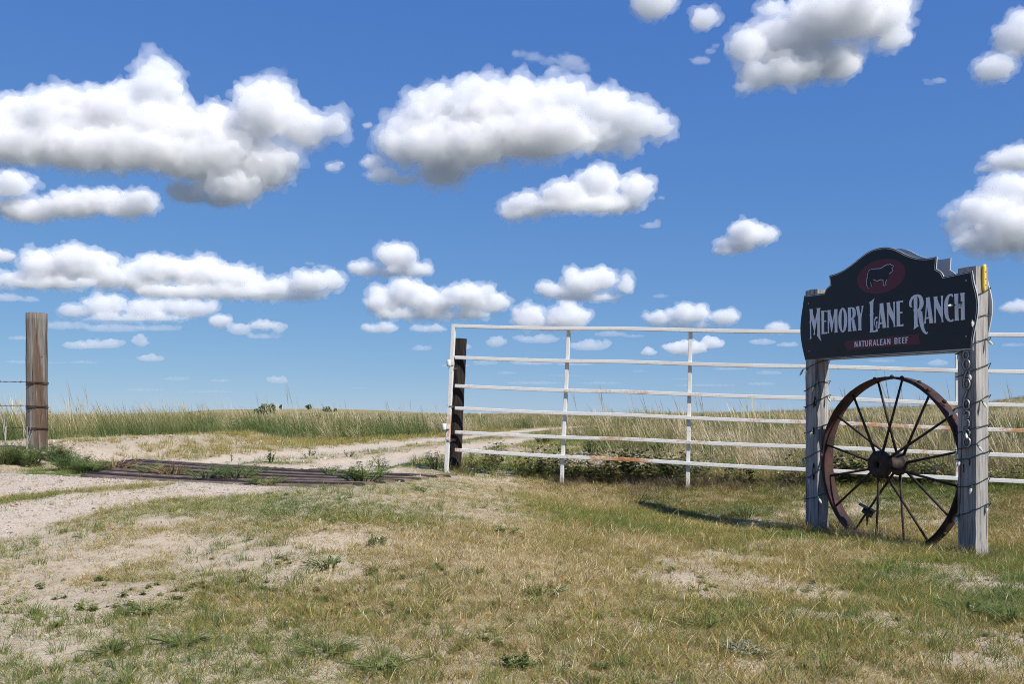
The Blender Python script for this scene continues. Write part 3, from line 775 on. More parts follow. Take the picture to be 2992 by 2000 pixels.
# yellow strip near the top of the near post
m = MB(); yz = [1.862, 1.70]; a = dS
pc = SP(-0.008, 1.775, -PD * 0.52)
m.tube([pc + UP * (0.088 - 0.176 * k / 10) for k in range(11)], [0.012, .0135, .0135, .0135, .0135, .0135, .0135, .0135, .0135, .012, .006], 10)
ys = m.build('yellow_strip', M_YELLOW, sign, smooth=True)
for dz in (0.04, -0.005, -0.045):
    h = MB(); h.tube([pc + UP * dz + dS * 0.0125, pc + UP * dz + dS * 0.0142], 0.0035, 8); h.build('hole', M_HOLE, ys)
# knots and splits in the far post's face
for s_, z_, w_, hh in ((SPAN - 0.115, 1.01, .010, .045), (SPAN - 0.10, 0.985, .005, .03), (SPAN - 0.10, 0.78, .010, .03), (SPAN - 0.10, .46, .014, .07), (.09, .56, .005, .03), (.045, .60, .004, .025)):
    h = MB(); h.add([SP(s_ + w_ * math.cos(a) , z_ + hh * math.sin(a), 0.0035) for a in [2 * math.pi * i / 8 for i in range(8)]] + [SP(s_, z_, -0.006)], [(i, (i + 1) % 8, 8) for i in range(8)])
    h.build('knot', M_HOLE, post_far if s_ > 0.7 else post_near)

# ------------------------------------------------------------------ iron wagon wheel standing between the posts
WR = 0.628; WC = SP(SPAN / 2, 0.548, -0.085)
wheel = empty('wagon_wheel', WC - UP * WR, 'rusty iron wagon wheel standing between the two sign posts', 'wheel')
eR = dS; 
def WP(a, r, t): return WC + (eR * math.sin(a) + UP * math.cos(a)) * r + nS * t
m = MB(); vs = []; fs = []; NR = 96; wob = random.Random(4)
prof = [(WR, -.052), (WR, .052), (WR - .006, .056), (WR - .014, .052), (WR - .016, 0.0), (WR - .014, -.052), (WR - .006, -.056)]
for i in range(NR):
    a = 2 * math.pi * i / NR; dr = 0.003 * math.sin(5 * a + 1) + wob.uniform(-.0008, .0008)
    for (r, t) in prof: vs.append(WP(a, r + dr, t))
k = len(prof)
for i in range(NR):
    j = (i + 1) % NR
    for q in range(k): fs.append((i * k + q, i * k + (q + 1) % k, j * k + (q + 1) % k, j * k + q))
m.add(vs, fs); m.build('rim', M_RIM, wheel, smooth=True)
m = MB()
def lathe(m, prof, n=28):
    vs = []; fs = []
    for (r, t) in prof:
        for i in range(n): vs.append(WP(2 * math.pi * i / n, r, t))
    for q in range(len(prof) - 1):
        for i in range(n): fs.append((q * n + i, q * n + (i + 1) % n, (q + 1) * n + (i + 1) % n, (q + 1) * n + i))
    m.add(vs, fs)
lathe(m, [(.022, .092), (.024, .125), (.05, .125), (.082, .122), (.098, .112), (.102, .098), (.100, .078), (.075, .066), (.055, .05), (.052, -.05), (.070, -.066), (.082, -.078), (.08, -.095), (.045, -.10), (.03, -.13), (.022, -.13), (.022, .092)])
hub = m.build('hub', M_IRON, wheel, smooth=True)
for i in range(8):
    a = 2 * math.pi * (i + .5) / 8; h = MB(); h.tube([WP(a, .086, .118), WP(a, .086, .128)], .008, 6); h.build('hub_bolt', M_IRON, hub)
for i in range(16):
    a = 2 * math.pi * (i + .5) / 16; front = i % 2 == 0
    m = MB(); t0 = .088 if front else -.085; r0 = .092 if front else .07
    m.tube([WP(a, r0, t0), WP(a, WR * .55, t0 * .55 + .0), WP(a, WR - .012, t0 * .12)], [.0105, .009, .0085], 8)
    sp = m.build('spoke', M_IRON, wheel, smooth=True)
for i in range(32):
    a = 2 * math.pi * i / 32
    if math.cos(a) < -0.75: continue
    m = MB(); tt = .018 if i % 2 else -.018
    m.tube([WP(a, WR - .002, tt), WP(a, WR + .006, tt), WP(a, WR + .014, tt), WP(a, WR + .017, tt)], [.016, .015, .010, .003], 8); m.build('rivet', M_IRON, wheel, smooth=True)

# ------------------------------------------------------------------ strings of outdoor bulbs wound round the posts
def bulb(parent, p, d, lit_side):
    d = Vector(d).normalized()
    m = MB(); m.tube([p, p + d * .010, p + d * .022], [.0045, .006, .0065], 8); so = m.build('socket', M_SOCKET, parent)
    m = MB(); q = p + d * .021
    m.tube([q, q + d * .008, q + d * .020, q + d * .034, q + d * .042], [.006, .0085, .0095, .005, .001], 7); m.build('bulb', M_BULB, so)
def string_light(s0, turns, label, rng, tail):
    root = empty('string_light', SP(s0 + PW / 2, 0, -PD / 2), label, 'string light', 'bulb strings wound round the sign posts')
    e = 0.007; path = []; marks = []
    for i, z in enumerate(turns):
        zn = turns[i + 1] if i + 1 < len(turns) else z - .15
        r1 = z + rng.uniform(.03, .07); r2 = r1 + rng.uniform(.02, .06)
        path += [(s0 + PW + e, z, e), (s0 + PW * .5, (z + r1) / 2 - rng.uniform(0, .012), e), (s0 - e, r1, e), (s0 - e, r2, -PD - e),
                 (s0 + PW * .5, (r2 + zn) / 2, -PD - e), (s0 + PW + e, zn + .02, -PD - e)]
    pts = [SP(*p) for p in path]
    fin = []
    for a, b in zip(pts[:-1], pts[1:]):
        for k in range(3): fin.append(a.lerp(b, k / 3) + UP * rng.uniform(-.004, .004))
    fin.append(pts[-1])
    m = MB(); m.tube(fin, .0027, 5); m.build('cord', M_GREENCORD, root, smooth=True)
    for i in range(2, len(fin) - 2):
        ph = (i // 3) % 6
        if i % 7 == 2 and ph in (0, 1, 2, 5):
            out = {0: nS, 1: nS, 2: dS, 5: -dS}[ph]
            d = out * rng.uniform(.15, .7) - UP * rng.uniform(.6, 1.0) + dS * rng.uniform(-.5, .5)
            bulb(root, fin[i] + out * .004, d, True)
    bulb(root, fin[0] + nS * .004, tail, True)
lr = random.Random(8)
string_light(0.0, [1.62, 1.47, 1.30, 1.15, .945, .785, .675, .61, .43, .25], 'green cord with pale bulbs wound round the near sign post with the number', lr, (-.9, -.3, -.15))
string_light(SPAN - PW, [1.27, 1.09, .965, .757, .56, .40, .235], 'green cord with pale bulbs wound round the far sign post, no number', lr, (-.5, -.2, -.8))

# ------------------------------------------------------------------ solar spotlight
sl = gp(2534, 1546); sc = F / sl.y
lamp = empty('solar_spotlight', sl, 'small black solar spotlight on a stake behind the wheel', 'spotlight')
m = MB(); m.tube([sl - UP * .08, sl + UP * .11], [.006, .011], 8); m.build('stake', M_DARKPL, lamp)
hd = sl + UP * .165; ax = Vector((.80, -.35, -.42)).normalized(); ay = Vector((.3, .9, -.1)); ay = (ay - ax * ay.dot(ax)).normalized(); az = ax.cross(ay)
m = MB(); m.box(hd, (ax, ay, az), (.068, .045, .012)); m.build('solar_panel', M_PANEL, lamp, bevel=.003)
m = MB(); c = hd - az * .03 * (1 if az.z > 0 else -1) + ax * .015; m.tube([c - ax * .04, c, c + ax * .045], [.02, .026, .033], 12); m.build('lamp_head', M_DARKPL, lamp, smooth=True)
m = MB(); m.tube([sl + UP * .10, hd - UP * .01], .008, 6); m.build('bracket', M_DARKPL, lamp)

# ------------------------------------------------------------------ white pipe wing fence beside the cattle guard
SL_, SR_, PXL, PXR = 275.0, 326.0, 1318.0, 2992.0
def gate_pt(px, py_l, py_r):
    """point of the panel at photo column px on the line joining row py_l (left end) to py_r (right edge of the photo)"""
    A = pxs(PXL, py_l, SL_); B = pxs(PXR, py_r, SR_)
    k = (px - CX) / F; t = (k * A.y - A.x) / ((B.x - A.x) - k * (B.y - A.y))
    return A + (B - A) * t
g0 = gate_pt(PXL, 1380, 1440); g1 = gate_pt(3330, 1380, 1440)
gdir = (Vector((g1.x, g1.y, 0)) - Vector((g0.x, g0.y, 0))).normalized(); gnor = Vector((gdir.y, -gdir.x, 0)); gnor = gnor if gnor.y < 0 else -gnor
gate = empty('pipe_fence', (g0.x, g0.y, gz(g0.x, g0.y)), 'white six-rail steel pipe fence with rust patches beside the cattle guard', 'fence')
rails = [(954, 979), (1046, 1087), (1129, 1185), (1194, 1259), (1264, 1332), (1316, 1408)]
for yl, yr in rails:
    a = gate_pt(1330, yl, yr); b = gate_pt(3330, yl, yr); m = MB(); n = 14; d = (b - a).normalized(); up = (UP - d * UP.dot(d)).normalized()
    vs = []; fs = []
    for i in range(n + 1):
        c = a.lerp(b, i / n) - UP * (.010 * math.sin(math.pi * ((i / n * 3.3) % 1.0))) + UP * .004
        for (u, v) in ((-.018, -.018), (.018, -.018), (.018, .018), (-.018, .018)): vs.append(c + gnor * u + up * v)
    for i in range(n):
        for q in range(4): fs.append((i * 4 + q, i * 4 + (q + 1) % 4, i * 4 + 4 + (q + 1) % 4, i * 4 + 4 + q))
    fs += [(3, 2, 1, 0), (n * 4, n * 4 + 1, n * 4 + 2, n * 4 + 3)]
    m.add(vs, fs); m.build('rail', M_PAINT, gate, bevel=.004)
def upright(pt, ptb, hw, front, topext=0.0):
    a = pt; b = ptb; d = (a - b).normalized(); x = gdir - d * gdir.dot(d); x.normalize(); y = d.cross(x)
    c = (a + b) / 2 + gnor * front
    m = MB(); m.box(c, (x, y, d), (hw, .018, (a - b).length / 2 + topext)); return m
m = upright(gate_pt(1326, 948, 975), gate_pt(1302, 1392, 1450) - UP * .1, .022, 0.0); m.build('end_upright', M_PAINT, gate, bevel=.004)
for pxt, pxb in ((1660, 1638), (2017, 2008), (2395, 2392), (2800, 2800), (3200, 3204)):
    a = gate_pt(pxt, 948, 975) - UP * .02; b = gate_pt(pxb, 1378, 1447) - UP * .12
    m = upright(a, b, .019, -.038); m.build('upright', M_PAINT, gate, bevel=.004)
for px, py in ((1313, 1062), (1299, 1248)):
    p = pxs(px, py, SL_) + gnor * .01
    m = MB(); m.tube([p - UP * .036, p - UP * .026, p + UP * .026, p + UP * .036], [.02, .026, .026, .02], 12)
    h = m.build('hinge', M_PAINT, gate, smooth=True)
    m = MB(); m.box(p + gdir * .035, (gdir, gnor, UP), (.02, .012, .022)); m.build('hinge_pin', M_PAINT, h)
for py in (1080, 1190, 1290):
    a = pxs(1318 - (py - 948) * .047, py, SL_); m = MB(); rr = []
    for i in range(22):
        t = i / 21 * 4 * math.pi; rr.append(a + gdir * (.055 * math.cos(t) + .035) + gnor * (.07 * math.sin(t) - .06) + UP * (.02 * t / 12 + .006 * math.sin(3 * t)))
    m.tube(rr, .003, 5); m.build('tie_wire', M_WIRE, gate)

# tarred post behind the end of the fence
pt = pxs(1335, 988, 271) - gnor * .11; pb = pxs(1318, 1372, 271) - gnor * .11
tp = MB(); n = 14; rs = random.Random(3)
pts = [pb + (pt - pb) * (k / n) - UP * (.35 if k == 0 else 0) for k in range(n + 1)]
tp.tube(pts, [.072 + rs.uniform(-.003, .003) for _ in pts], 18)
o = tp.build('fence_post', M_TAR, None, smooth=False)
tag(o, 'black tarred round post behind the left end of the white fence', 'post')

# ------------------------------------------------------------------ grey post and barbed wire on the left
LP_S = 255.0
lp = pxs(109, 1300, LP_S); lp.z = gz(lp.x, lp.y); lpt = pxs(107, 916, LP_S)
m = MB(); n = 22; pts = [Vector((lp.x + (lpt.x - lp.x) * k / n, lp.y, lp.z - .4 + (lpt.z - lp.z + .4) * k / n)) for k in range(n + 1)]
m.tube(pts, [.1115 + rs.uniform(-.0015, .0015) + .002 * math.sin(k * .9) for k in range(n + 1)], 26)
lpo = empty('fence_post', lp, 'weathered grey-brown round post with barbed wire at the left edge', 'post')
o = m.build('post_shaft', M_OLD, lpo)
for p in o.data.polygons: p.use_smooth = len(p.vertices) == 4
def on_post(px, py, r=.116):
    x = ((px - 108.5) / LP_S); x = max(-r, min(r, x)); return Vector((lp.x + x, lp.y - math.sqrt(max(0, r * r - x * x)), EYE - (py - HY) / LP_S))
for px, py in ((92, 1014), (131, 1045), (86, 935)):
    q = on_post(px, py, .1105); h = MB(); h.add([q + Vector((.007 * math.cos(a), -.002, .011 * math.sin(a))) for a in [i * math.pi / 4 for i in range(8)]], [tuple(range(8))]); h.build('knot', M_HOLE, lpo)
for rows, lab in (((1088, 1104, 1117, 1117, 1122, 1138), 'top strand of barbed wire tied round the grey post'), ((1168, 1178, 1186, 1194, 1192, 1212), 'middle strand of barbed wire tied round the grey post'), ((1252, 1251, 1250, 1246, 1256, 1280), 'lowest strand of barbed wire among the weeds by the grey post')):
    m = MB(); far = Vector((lp.x - 4.2, lp.y + .9, EYE - (rows[0] - 12 - HY) / (LP_S * .92)))
    st = on_post(82, rows[2]); line = [far.lerp(st, k / 60) - UP * .05 * math.sin(math.pi * k / 60) for k in range(61)]
    tw = [[], []]
    for k, p in enumerate(line):
        a = k * 2.1
        for i in (0, 1): tw[i].append(p + Vector((0, math.cos(a + i * math.pi), math.sin(a + i * math.pi))) * .0035)
    for t in tw: m.tube(t, .0026, 5)
    for k in range(3, 60, 4):
        p = line[k]
        for dd in ((.3, .5, 1), (-.3, -.5, -1), (.5, -.6, .8), (-.5, .6, -.8)): m.tube([p, p + Vector(dd).normalized() * .022], [.002, .0008], 4)
    wrap = []
    for k in range(61):
        a = math.pi + k / 60 * 4.5 * math.pi
        wrap.append(Vector((lp.x + .116 * math.cos(a), lp.y + .116 * math.sin(a), EYE - (rows[2] + (k / 60) * 9 - HY) / LP_S)))
    m.tube(wrap, .0042, 5)
    m.tube([on_post(136, rows[4]), on_post(118, rows[4] + 1), on_post(100, (rows[4] + rows[5]) / 2), on_post(86, rows[5])], .0036, 5)
    o = m.build('barbed_wire', M_WIRE, None); tag(o, lab, 'barbed wire', 'strands of the barbed wire fence')

# ------------------------------------------------------------------ cattle guard of steel pipes over a pit
cg = empty('cattle_guard', (-2.6, 8.9, gz(-2.6, 8.9)), 'rusty steel pipe cattle guard set across the two-track road', 'cattle guard')
NP = 13; cr_ = random.Random(9)
for k in range(NP):
    t = k / (NP - 1)
    A = GN_L.lerp(GF_L, t); B = GN_R.lerp(GF_R, t); d = (B - A)
    A2 = A - d * .06; B2 = B + d * .16
    A2.z = float(ground_z(A2.x, A2.y, dig=False)) - .016; B2.z = float(ground_z(B2.x, B2.y, dig=False)) - .026
    sag = cr_.uniform(-.003, .003)
    m = MB(); n = 10; pts = []
    for i in range(n + 1):
        u = i / n; pts.append(A2.lerp(B2, u) - UP * (.02 * math.sin(math.pi * u) + sag))
    m.tube(pts, .050 + cr_.uniform(-.003, .003), 12); m.build('pipe', M_GAPSHADE if k % 2 else M_BROWNPIPE, cg, smooth=True)  # every other pipe coloured near-black, painting in the shade of the gaps
for q in (-.02, .33, .66, 1.04):
    a = GN_L.lerp(GN_R, q) - UP * .19; b = GF_L.lerp(GF_R, q) - UP * .19
    d = (b - a).normalized(); x = d.cross(UP).normalized(); m = MB(); m.box((a + b) / 2, (x, d, x.cross(d)), (.05, (b - a).length / 2 + .05, .06)); m.build('support_beam', M_PIPE, cg)

# ------------------------------------------------------------------ grass, weeds, pebbles
veg_rng = np.random.default_rng(17)
def mesh_np(name, V, Fs, attrs, mat):
    me = bpy.data.meshes.new(name); me.from_pydata(V.tolist(), [], Fs)
    for k, a in attrs.items():
        at = me.attributes.new(k, 'FLOAT', 'POINT'); at.data.foreach_set('value', np.asarray(a, float))
    me.materials.append(mat); return me
def blades(n, h, spread, lean, width, rng, seg=3, bias=(0, 0), curl=0.5, seed=0.0, seed_w=2.6):
    """a clump of n tapering blades; seed = share that carry a pale seed head"""
    V = []; Fs = []; var = []; tip = []
    for b in range(n):
        a = rng.uniform(0, 2 * math.pi); r = spread * math.sqrt(rng.uniform(0, 1))
        x0, y0 = r * math.cos(a), r * math.sin(a)
        hh = h * rng.uniform(0.45, 1.0); w = width * rng.uniform(0.7, 1.2)
        la = a + rng.normal(0, 0.9); lx = math.cos(la) * lean * rng.uniform(0.2, 1.2) + bias[0] * rng.uniform(.5, 1.3); ly = math.sin(la) * lean * rng.uniform(0.2, 1.2) + bias[1]
        fa = rng.uniform(0, math.pi); fx, fy = math.cos(fa), math.sin(fa)
        head = rng.uniform() < seed; v = rng.uniform()
        ns = seg + (2 if head else 0); base = len(V)
        for k in range(ns + 1):
            t = k / ns; bend = t * (1 - curl) + curl * t * t
            cx, cy = x0 + lx * hh * bend, y0 + ly * hh * bend; cz = hh * (t - 0.18 * (lx * lx + ly * ly) * t * t)
            ww = w * (1 - t) ** 0.7
            if head: ww = w * (0.45 if t < .62 else (seed_w * .5 if t < .95 else .2))
            if k == ns and not head:
                V.append((cx, cy, cz)); var.append(v); tip.append(t)
            else:
                V.append((cx - fx * ww / 2, cy - fy * ww / 2, cz)); V.append((cx + fx * ww / 2, cy + fy * ww / 2, cz))
                var += [v if not (head and t > .55) else 1.0] * 2; tip += [t] * 2
        for k in range(ns):
            i = base + 2 * k
            if k == ns - 1 and not head: Fs.append((i, i + 1, i + 2))
            else: Fs.append((i, i + 1, i + 3, i + 2))
    return np.array(V), Fs, {'var': var, 'tip': tip}
def scatter(name, pts, rot, scl, tint, sources, label=None, cat=None):
    """one object whose points carry copies of a few source clumps"""
    n = len(pts)
    me = bpy.data.meshes.new(name); me.from_pydata(np.asarray(pts).tolist(), [], [])
    at = me.attributes.new('rot', 'FLOAT_VECTOR', 'POINT'); at.data.foreach_set('vector', np.asarray(rot, float).ravel())
    at = me.attributes.new('scl', 'FLOAT_VECTOR', 'POINT'); at.data.foreach_set('vector', np.asarray(scl, float).ravel())
    at = me.attributes.new('tint', 'FLOAT', 'POINT'); at.data.foreach_set('value', np.asarray(tint, float))
    at = me.attributes.new('pick', 'INT', 'POINT'); at.data.foreach_set('value', veg_rng.integers(0, len(sources), n).astype(np.int32))
    o = link(bpy.data.objects.new(name, me))
    g = bpy.data.node_groups.new(name, 'GeometryNodeTree')
    g.interface.new_socket('Geometry', in_out='INPUT', socket_type='NodeSocketGeometry')
    g.interface.new_socket('Geometry', in_out='OUTPUT', socket_type='NodeSocketGeometry')
    gi = g.nodes.new('NodeGroupInput'); go = g.nodes.new('NodeGroupOutput')
    jn = g.nodes.new('GeometryNodeJoinGeometry')
    for sme in sources:
        so = bpy.data.objects.new(sme.name, sme)
        oi = g.nodes.new('GeometryNodeObjectInfo'); oi.inputs['Object'].default_value = so; oi.inputs['As Instance'].default_value = True
        g.links.new(oi.outputs['Geometry'], jn.inputs[0])
    ip = g.nodes.new('GeometryNodeInstanceOnPoints')
    g.links.new(gi.outputs[0], ip.inputs['Points']); g.links.new(jn.outputs[0], ip.inputs['Instance'])
    ip.inputs['Pick Instance'].default_value = True
    def na(nm, typ):
        q = g.nodes.new('GeometryNodeInputNamedAttribute'); q.data_type = typ; q.inputs[0].default_value = nm
        return next(s for s in q.outputs if s.enabled and s.name == 'Attribute')
    g.links.new(na('pick', 'INT'), ip.inputs['Instance Index'])
    g.links.new(na('rot', 'FLOAT_VECTOR'), ip.inputs['Rotation'])
    g.links.new(na('scl', 'FLOAT_VECTOR'), ip.inputs['Scale'])
    g.links.new(ip.outputs[0], go.inputs[0])
    md = o.modifiers.new('scatter', 'NODES'); md.node_group = g
    return tag(o, label, cat, kind='stuff')

TURF = [(0.0, (0.080, 0.145, 0.030)), (0.22, (0.145, 0.200, 0.045)), (0.42, (0.260, 0.255, 0.060)), (0.58, (0.355, 0.275, 0.075)), (0.72, (0.35, 0.22, 0.085)), (0.86, (0.48, 0.385, 0.17)), (1.0, (0.58, 0.50, 0.30))]
M_TURF = grass_material('turf_blades', TURF)
M_TALL = grass_material('prairie_blades', [(0.0, (0.06, 0.10, 0.025)), (0.3, (0.135, 0.17, 0.05)), (0.55, (0.27, 0.235, 0.10)), (0.8, (0.41, 0.33, 0.17)), (1.0, (0.52, 0.45, 0.30))])
M_BRUSH = grass_material('dead_twigs', [(0.0, (0.07, 0.052, 0.038)), (0.5, (0.17, 0.125, 0.08)), (1.0, (0.36, 0.29, 0.20))], transl=0.05)

# --- short, half dry turf of the foreground
R = veg_rng
srcs = []
for k in range(16):
    if k < 7: V, Fs, A = blades(15, 0.036 + 0.008 * (k % 4), 0.032, 1.05, 0.0025, R, 3, curl=0.5)
    elif k < 13: V, Fs, A = blades(13, 0.060, 0.045, 2.6, 0.0024, R, 3, curl=0.15)
    elif k < 15: V, Fs, A = blades(9, 0.075, 0.03, 0.7, 0.0024, R, 3, curl=0.6, seed=.4)
    else: V, Fs, A = blades(12, 0.080, 0.035, 0.9, 0.0040, R, 3, curl=0.7)
    srcs.append(mesh_np('turf_clump', V, Fs, A, M_TURF))
N0 = 280000
X = R.uniform(-7.5, 7.5, N0); Y = R.uniform(1.6, 10.6, N0)
keep = (np.abs(X) < 0.68 * Y + 0.9); X, Y = X[keep], Y[keep]
w = wcoord(X, Y); u_, v_ = guard_uv(X, Y)
patch = fbm(X * 0.8, Y * 0.8, 4, 71); fine = fbm(X * 3.1, Y * 3.1, 3, 77)
side = sst(-2.7, -0.2, X - 0.25 * (Y - 4.5))
dens = (0.20 + 0.80 * sst(0.385, 0.52, patch * 0.55 + fine * 0.45 + 0.08 * side + 0.06 * sst(4.6, 3.6, Y) + 0.20 * np.exp(-((X + 0.9) / 1.3) ** 2 - ((Y - 6.1) / 1.3) ** 2))) * np.maximum(0.66 + 0.24 * side, 0.85 * sst(5.3, 4.4, Y))
dens *= 1 - 0.93 * sst(0.15, 0.75, drive_mask(X, Y)); dens *= 1 - 0.97 * track_mask(X, Y)
dens *= np.where((u_ > -0.05) & (u_ < 1.0) & (v_ > -0.01) & (v_ < 1.02), 0.0, 1.0)
dens *= np.where((w > 8.3) & (X < 0.0), 0.5, 1.0)
dens *= 1 - 0.55 * np.exp(-(((X - 2.3) / 1.0) ** 2 + ((Y - 7.6) / 0.5) ** 2)) 
sgs = np.clip(((O_S.x - X) * dS.x + (O_S.y - Y) * dS.y), -.1, SPAN + .1); sgd = np.hypot(X - (O_S.x - dS.x * sgs - nS.x * .05), Y - (O_S.y - dS.y * sgs - nS.y * .05))
dens *= 1 - .85 * np.exp(-(sgd / .17) ** 2)
keep = R.uniform(0, 1, len(X)) < dens * 1.15; X, Y = X[keep], Y[keep]
Z = ground_z(X, Y) - 0.004
side = sst(-2.0, 1.5, X)
green = fbm(X * 0.7 + 9, Y * 0.7, 4, 91)
tint = np.clip(0.265 + 0.08 * (side - 0.4) + 2.7 * (0.47 - green) - 0.16 * sst(4.6, 3.0, Y) * (1 - 0.5 * side) + R.normal(0, 0.22, len(X)), 0.0, 1.0)
n = len(X); big = R.uniform(0, 1, n) ** 2
s = 0.55 + 0.6 * R.uniform(0, 1, n) * (0.4 + 1.0 * fbm(X * 1.1, Y * 1.1, 3, 13)) + 0.35 * big
s *= (0.75 + 0.25 * side)
s *= 1 - .45 * sst(4.6, 5.2, wcoord(X, Y)) * sst(8.8, 8.2, wcoord(X, Y)) * sst(-2.8, -2.2, X) * sst(.5, -.2, X)
sc3 = np.stack([s * R.uniform(0.9, 1.5, n), s * R.uniform(0.9, 1.5, n), s * R.uniform(0.6, 1.15, n)], 1)
rot = np.stack([R.normal(0, .12, n), R.normal(0, .12, n), R.uniform(0, 6.283, n)], 1)
scatter('short_grass', np.stack([X, Y, Z], 1), rot, sc3, tint, srcs, 'short half-dry grass of the trampled foreground', 'grass')

# --- mown-looking patches between and beside the wheel tracks, and along the drive
srcs2 = []
for k in range(5):
    V, Fs, A = blades(34, 0.15 + .02 * k, 0.10, 0.55, 0.006, R, 3, curl=0.55); srcs2.append(mesh_np('verge_clump', V, Fs, A, M_TURF))
N0 = 14000
Y = R.uniform(8.6, 34, N0); X = np.interp(Y, ROAD_Y, ROAD_X) + R.uniform(-4.5, 3.2, N0)
d = X - np.interp(Y, ROAD_Y, ROAD_X)
dn = np.where(np.abs(d) < 0.5, 0.85, np.where(d < -1.4, 0.75, np.where(d > 1.5, 0.8, 0.0))) * (1 - track_mask(X, Y)) * sst(7.95, 8.2, wcoord(X, Y))
u_, v_ = guard_uv(X, Y); dn *= np.where((u_ > -0.05) & (u_ < 1.02) & (v_ < 1.02), 0, 1)
dn *= sst(.36, .52, fbm(X * 1.1, Y * .8, 3, 33)) * .8 + .2
kp = R.uniform(0, 1, N0) < dn; X, Y, d = X[kp], Y[kp], d[kp]; n = len(X)
s = R.uniform(.3, .85, n) * np.where(np.abs(d) < .55, .6, 1.0)
scatter('verge_grass', np.stack([X, Y, ground_z(X, Y) - .01], 1), np.stack([R.normal(0, .1, n), R.normal(0, .1, n), R.uniform(0, 6.28, n)], 1),
        np.stack([s * 1.2, s * 1.2, s * .8], 1), np.clip(.34 + R.normal(0, .17, n) + .25 * (d < -1.2), 0, 1), srcs2, 'low grass on the crown and verges of the two-track road', 'grass')

# --- tall prairie grass leaning with the wind
srcs3 = []
for k in range(9):
    V, Fs, A = blades(40, 0.52 + .07 * (k % 4), 0.16, 0.28, 0.0065, R, 4, bias=(-0.22, 0.0), curl=0.7, seed=0.22 if k % 3 else .45); srcs3.append(mesh_np('prairie_clump', V, Fs, A, M_TALL))
def tall_density(X, Y):
    w = wcoord(X, Y); d = X - np.interp(Y, ROAD_Y, ROAD_X)
    left = sst(10.4, 11.6, Y + 0.25 * (X + 6) + 1.2 * (fbm(X, Y, 3, 44) - .45)) * sst(-2.6, -4.0, d + 2.2 * sst(24, 15, Y) + 0.8 * (fbm(X * .9, Y * .9, 3, 45) - .45))
    far = sst(16.5, 21, Y + 1.6 * (fbm(X * .7, Y * .7, 3, 46) - .45)) * sst(1.6, 2.5, np.abs(d + .2))
    fx = (X + 0.65) * -0.272 + 9.45
    right = sst(0.10, 0.5, Y - fx) * sst(1.5, 2.4, d - 1.6 * sst(26, 14, Y) + .8 * (fbm(X, Y, 2, 47) - .45)) * sst(-.4, .1, X)
    return np.clip(np.maximum(np.maximum(left, far), right), 0, 1)
PX = []; PY = []; PS = []
for (y0, y1, per, big) in ((8.2, 15, 26, .86), (15, 28, 15, 1.0), (28, 60, 6.0, 1.0), (60, 130, 2.0, 1.1), (130, 240, .6, 1.4)):
    a = 0.66 * (y1 * y1 - y0 * y0) + 3 * (y1 - y0); n = int(a * per)
    Y = np.sqrt(R.uniform(y0 * y0, y1 * y1, n)); X = R.uniform(-1, 1, n) * (0.66 * Y + 1.5)
    kp = R.uniform(0, 1, n) < tall_density(X, Y) * (.35 + .65 * sst(.34, .5, fbm(X * .5, Y * .5, 3, 61)))
    PX.append(X[kp]); PY.append(Y[kp]); PS.append(np.full(kp.sum(), big))
X = np.concatenate(PX); Y = np.concatenate(PY); S = np.concatenate(PS); n = len(X)
col_px = CX + F * X / Y
hgt = np.where(X > 0.2, 1.0, .95) * (0.34 + 1.15 * fbm(X * .40, Y * .40, 3, 63))
plume = np.exp(-((col_px - 2230) / 130) ** 2) * sst(16, 12, Y) * sst(9.8, 10.6, Y)
hgt *= 1 + .30 * plume
hgt *= 1 - .30 * sst(2500, 2800, col_px) * sst(11, 17, Y)
hgt *= 1 - .35 * sst(10.8, 9.0, wcoord(X, Y)) * (X > 0)
s = S * hgt * R.uniform(.75, 1.15, n)
tint = np.clip(.35 + 2.6 * (fbm(X * .33, Y * .33, 3, 65) - .46) + .14 * sst(12, 30, Y) + .10 * (X > 3) * sst(11, 16, Y) + R.normal(0, .17, n), 0, 1)
tint = np.clip(tint + .3 * plume, 0, 1)
tint *= 1 - .25 * sst(11.2, 9.3, wcoord(X, Y)) * (X > 0)
rot = np.stack([R.normal(0, .08, n), R.normal(-.10, .10, n), R.normal(0, .55, n)], 1)
scatter('tall_grass', np.stack([X, Y, ground_z(X, Y) - .02], 1), rot, np.stack([s, s, s], 1), tint, srcs3, 'tall prairie grass leaning in the wind behind the fence and road', 'grass')
# leafy forbs among the tall grass
def forb(h, rng, n=26):
    V = []; Fs = []; var = []; tip = []
    for k in range(n):
        t = rng.uniform(.15, 1); a = rng.uniform(0, 6.283); ln = .10 * rng.uniform(.6, 1.2); wd = ln * .32
        p = np.array([rng.normal(0, .07 * t + .02), rng.normal(0, .07 * t + .02), h * t]); d = np.array([math.cos(a), math.sin(a), rng.uniform(-.2, .7)]); d /= np.linalg.norm(d)
        sd = np.cross(d, [0, 0, 1]); sd /= np.linalg.norm(sd); b = len(V)
        V += [p, p + d * ln * .5 + sd * wd, p + d * ln, p + d * ln * .5 - sd * wd]; Fs.append((b, b + 1, b + 2, b + 3)); v = rng.uniform(); var += [v] * 4; tip += [t] * 4
    return np.array(V), Fs, {'var': var, 'tip': tip}
srcsF = []
for k in range(5):
    V, Fs, A = forb(.40 + .06 * k, R, 70); srcsF.append(mesh_np('forb_clump', V, Fs, A, M_TALL))
n = 480; t = R.uniform(.01, 1.0, n); A_ = gate_pt(1345, 1380, 1440); B_ = gate_pt(3250, 1380, 1440)
X = A_.x + (B_.x - A_.x) * t; Y = A_.y + (B_.y - A_.y) * t + .12 + np.abs(R.normal(0, .55, n))
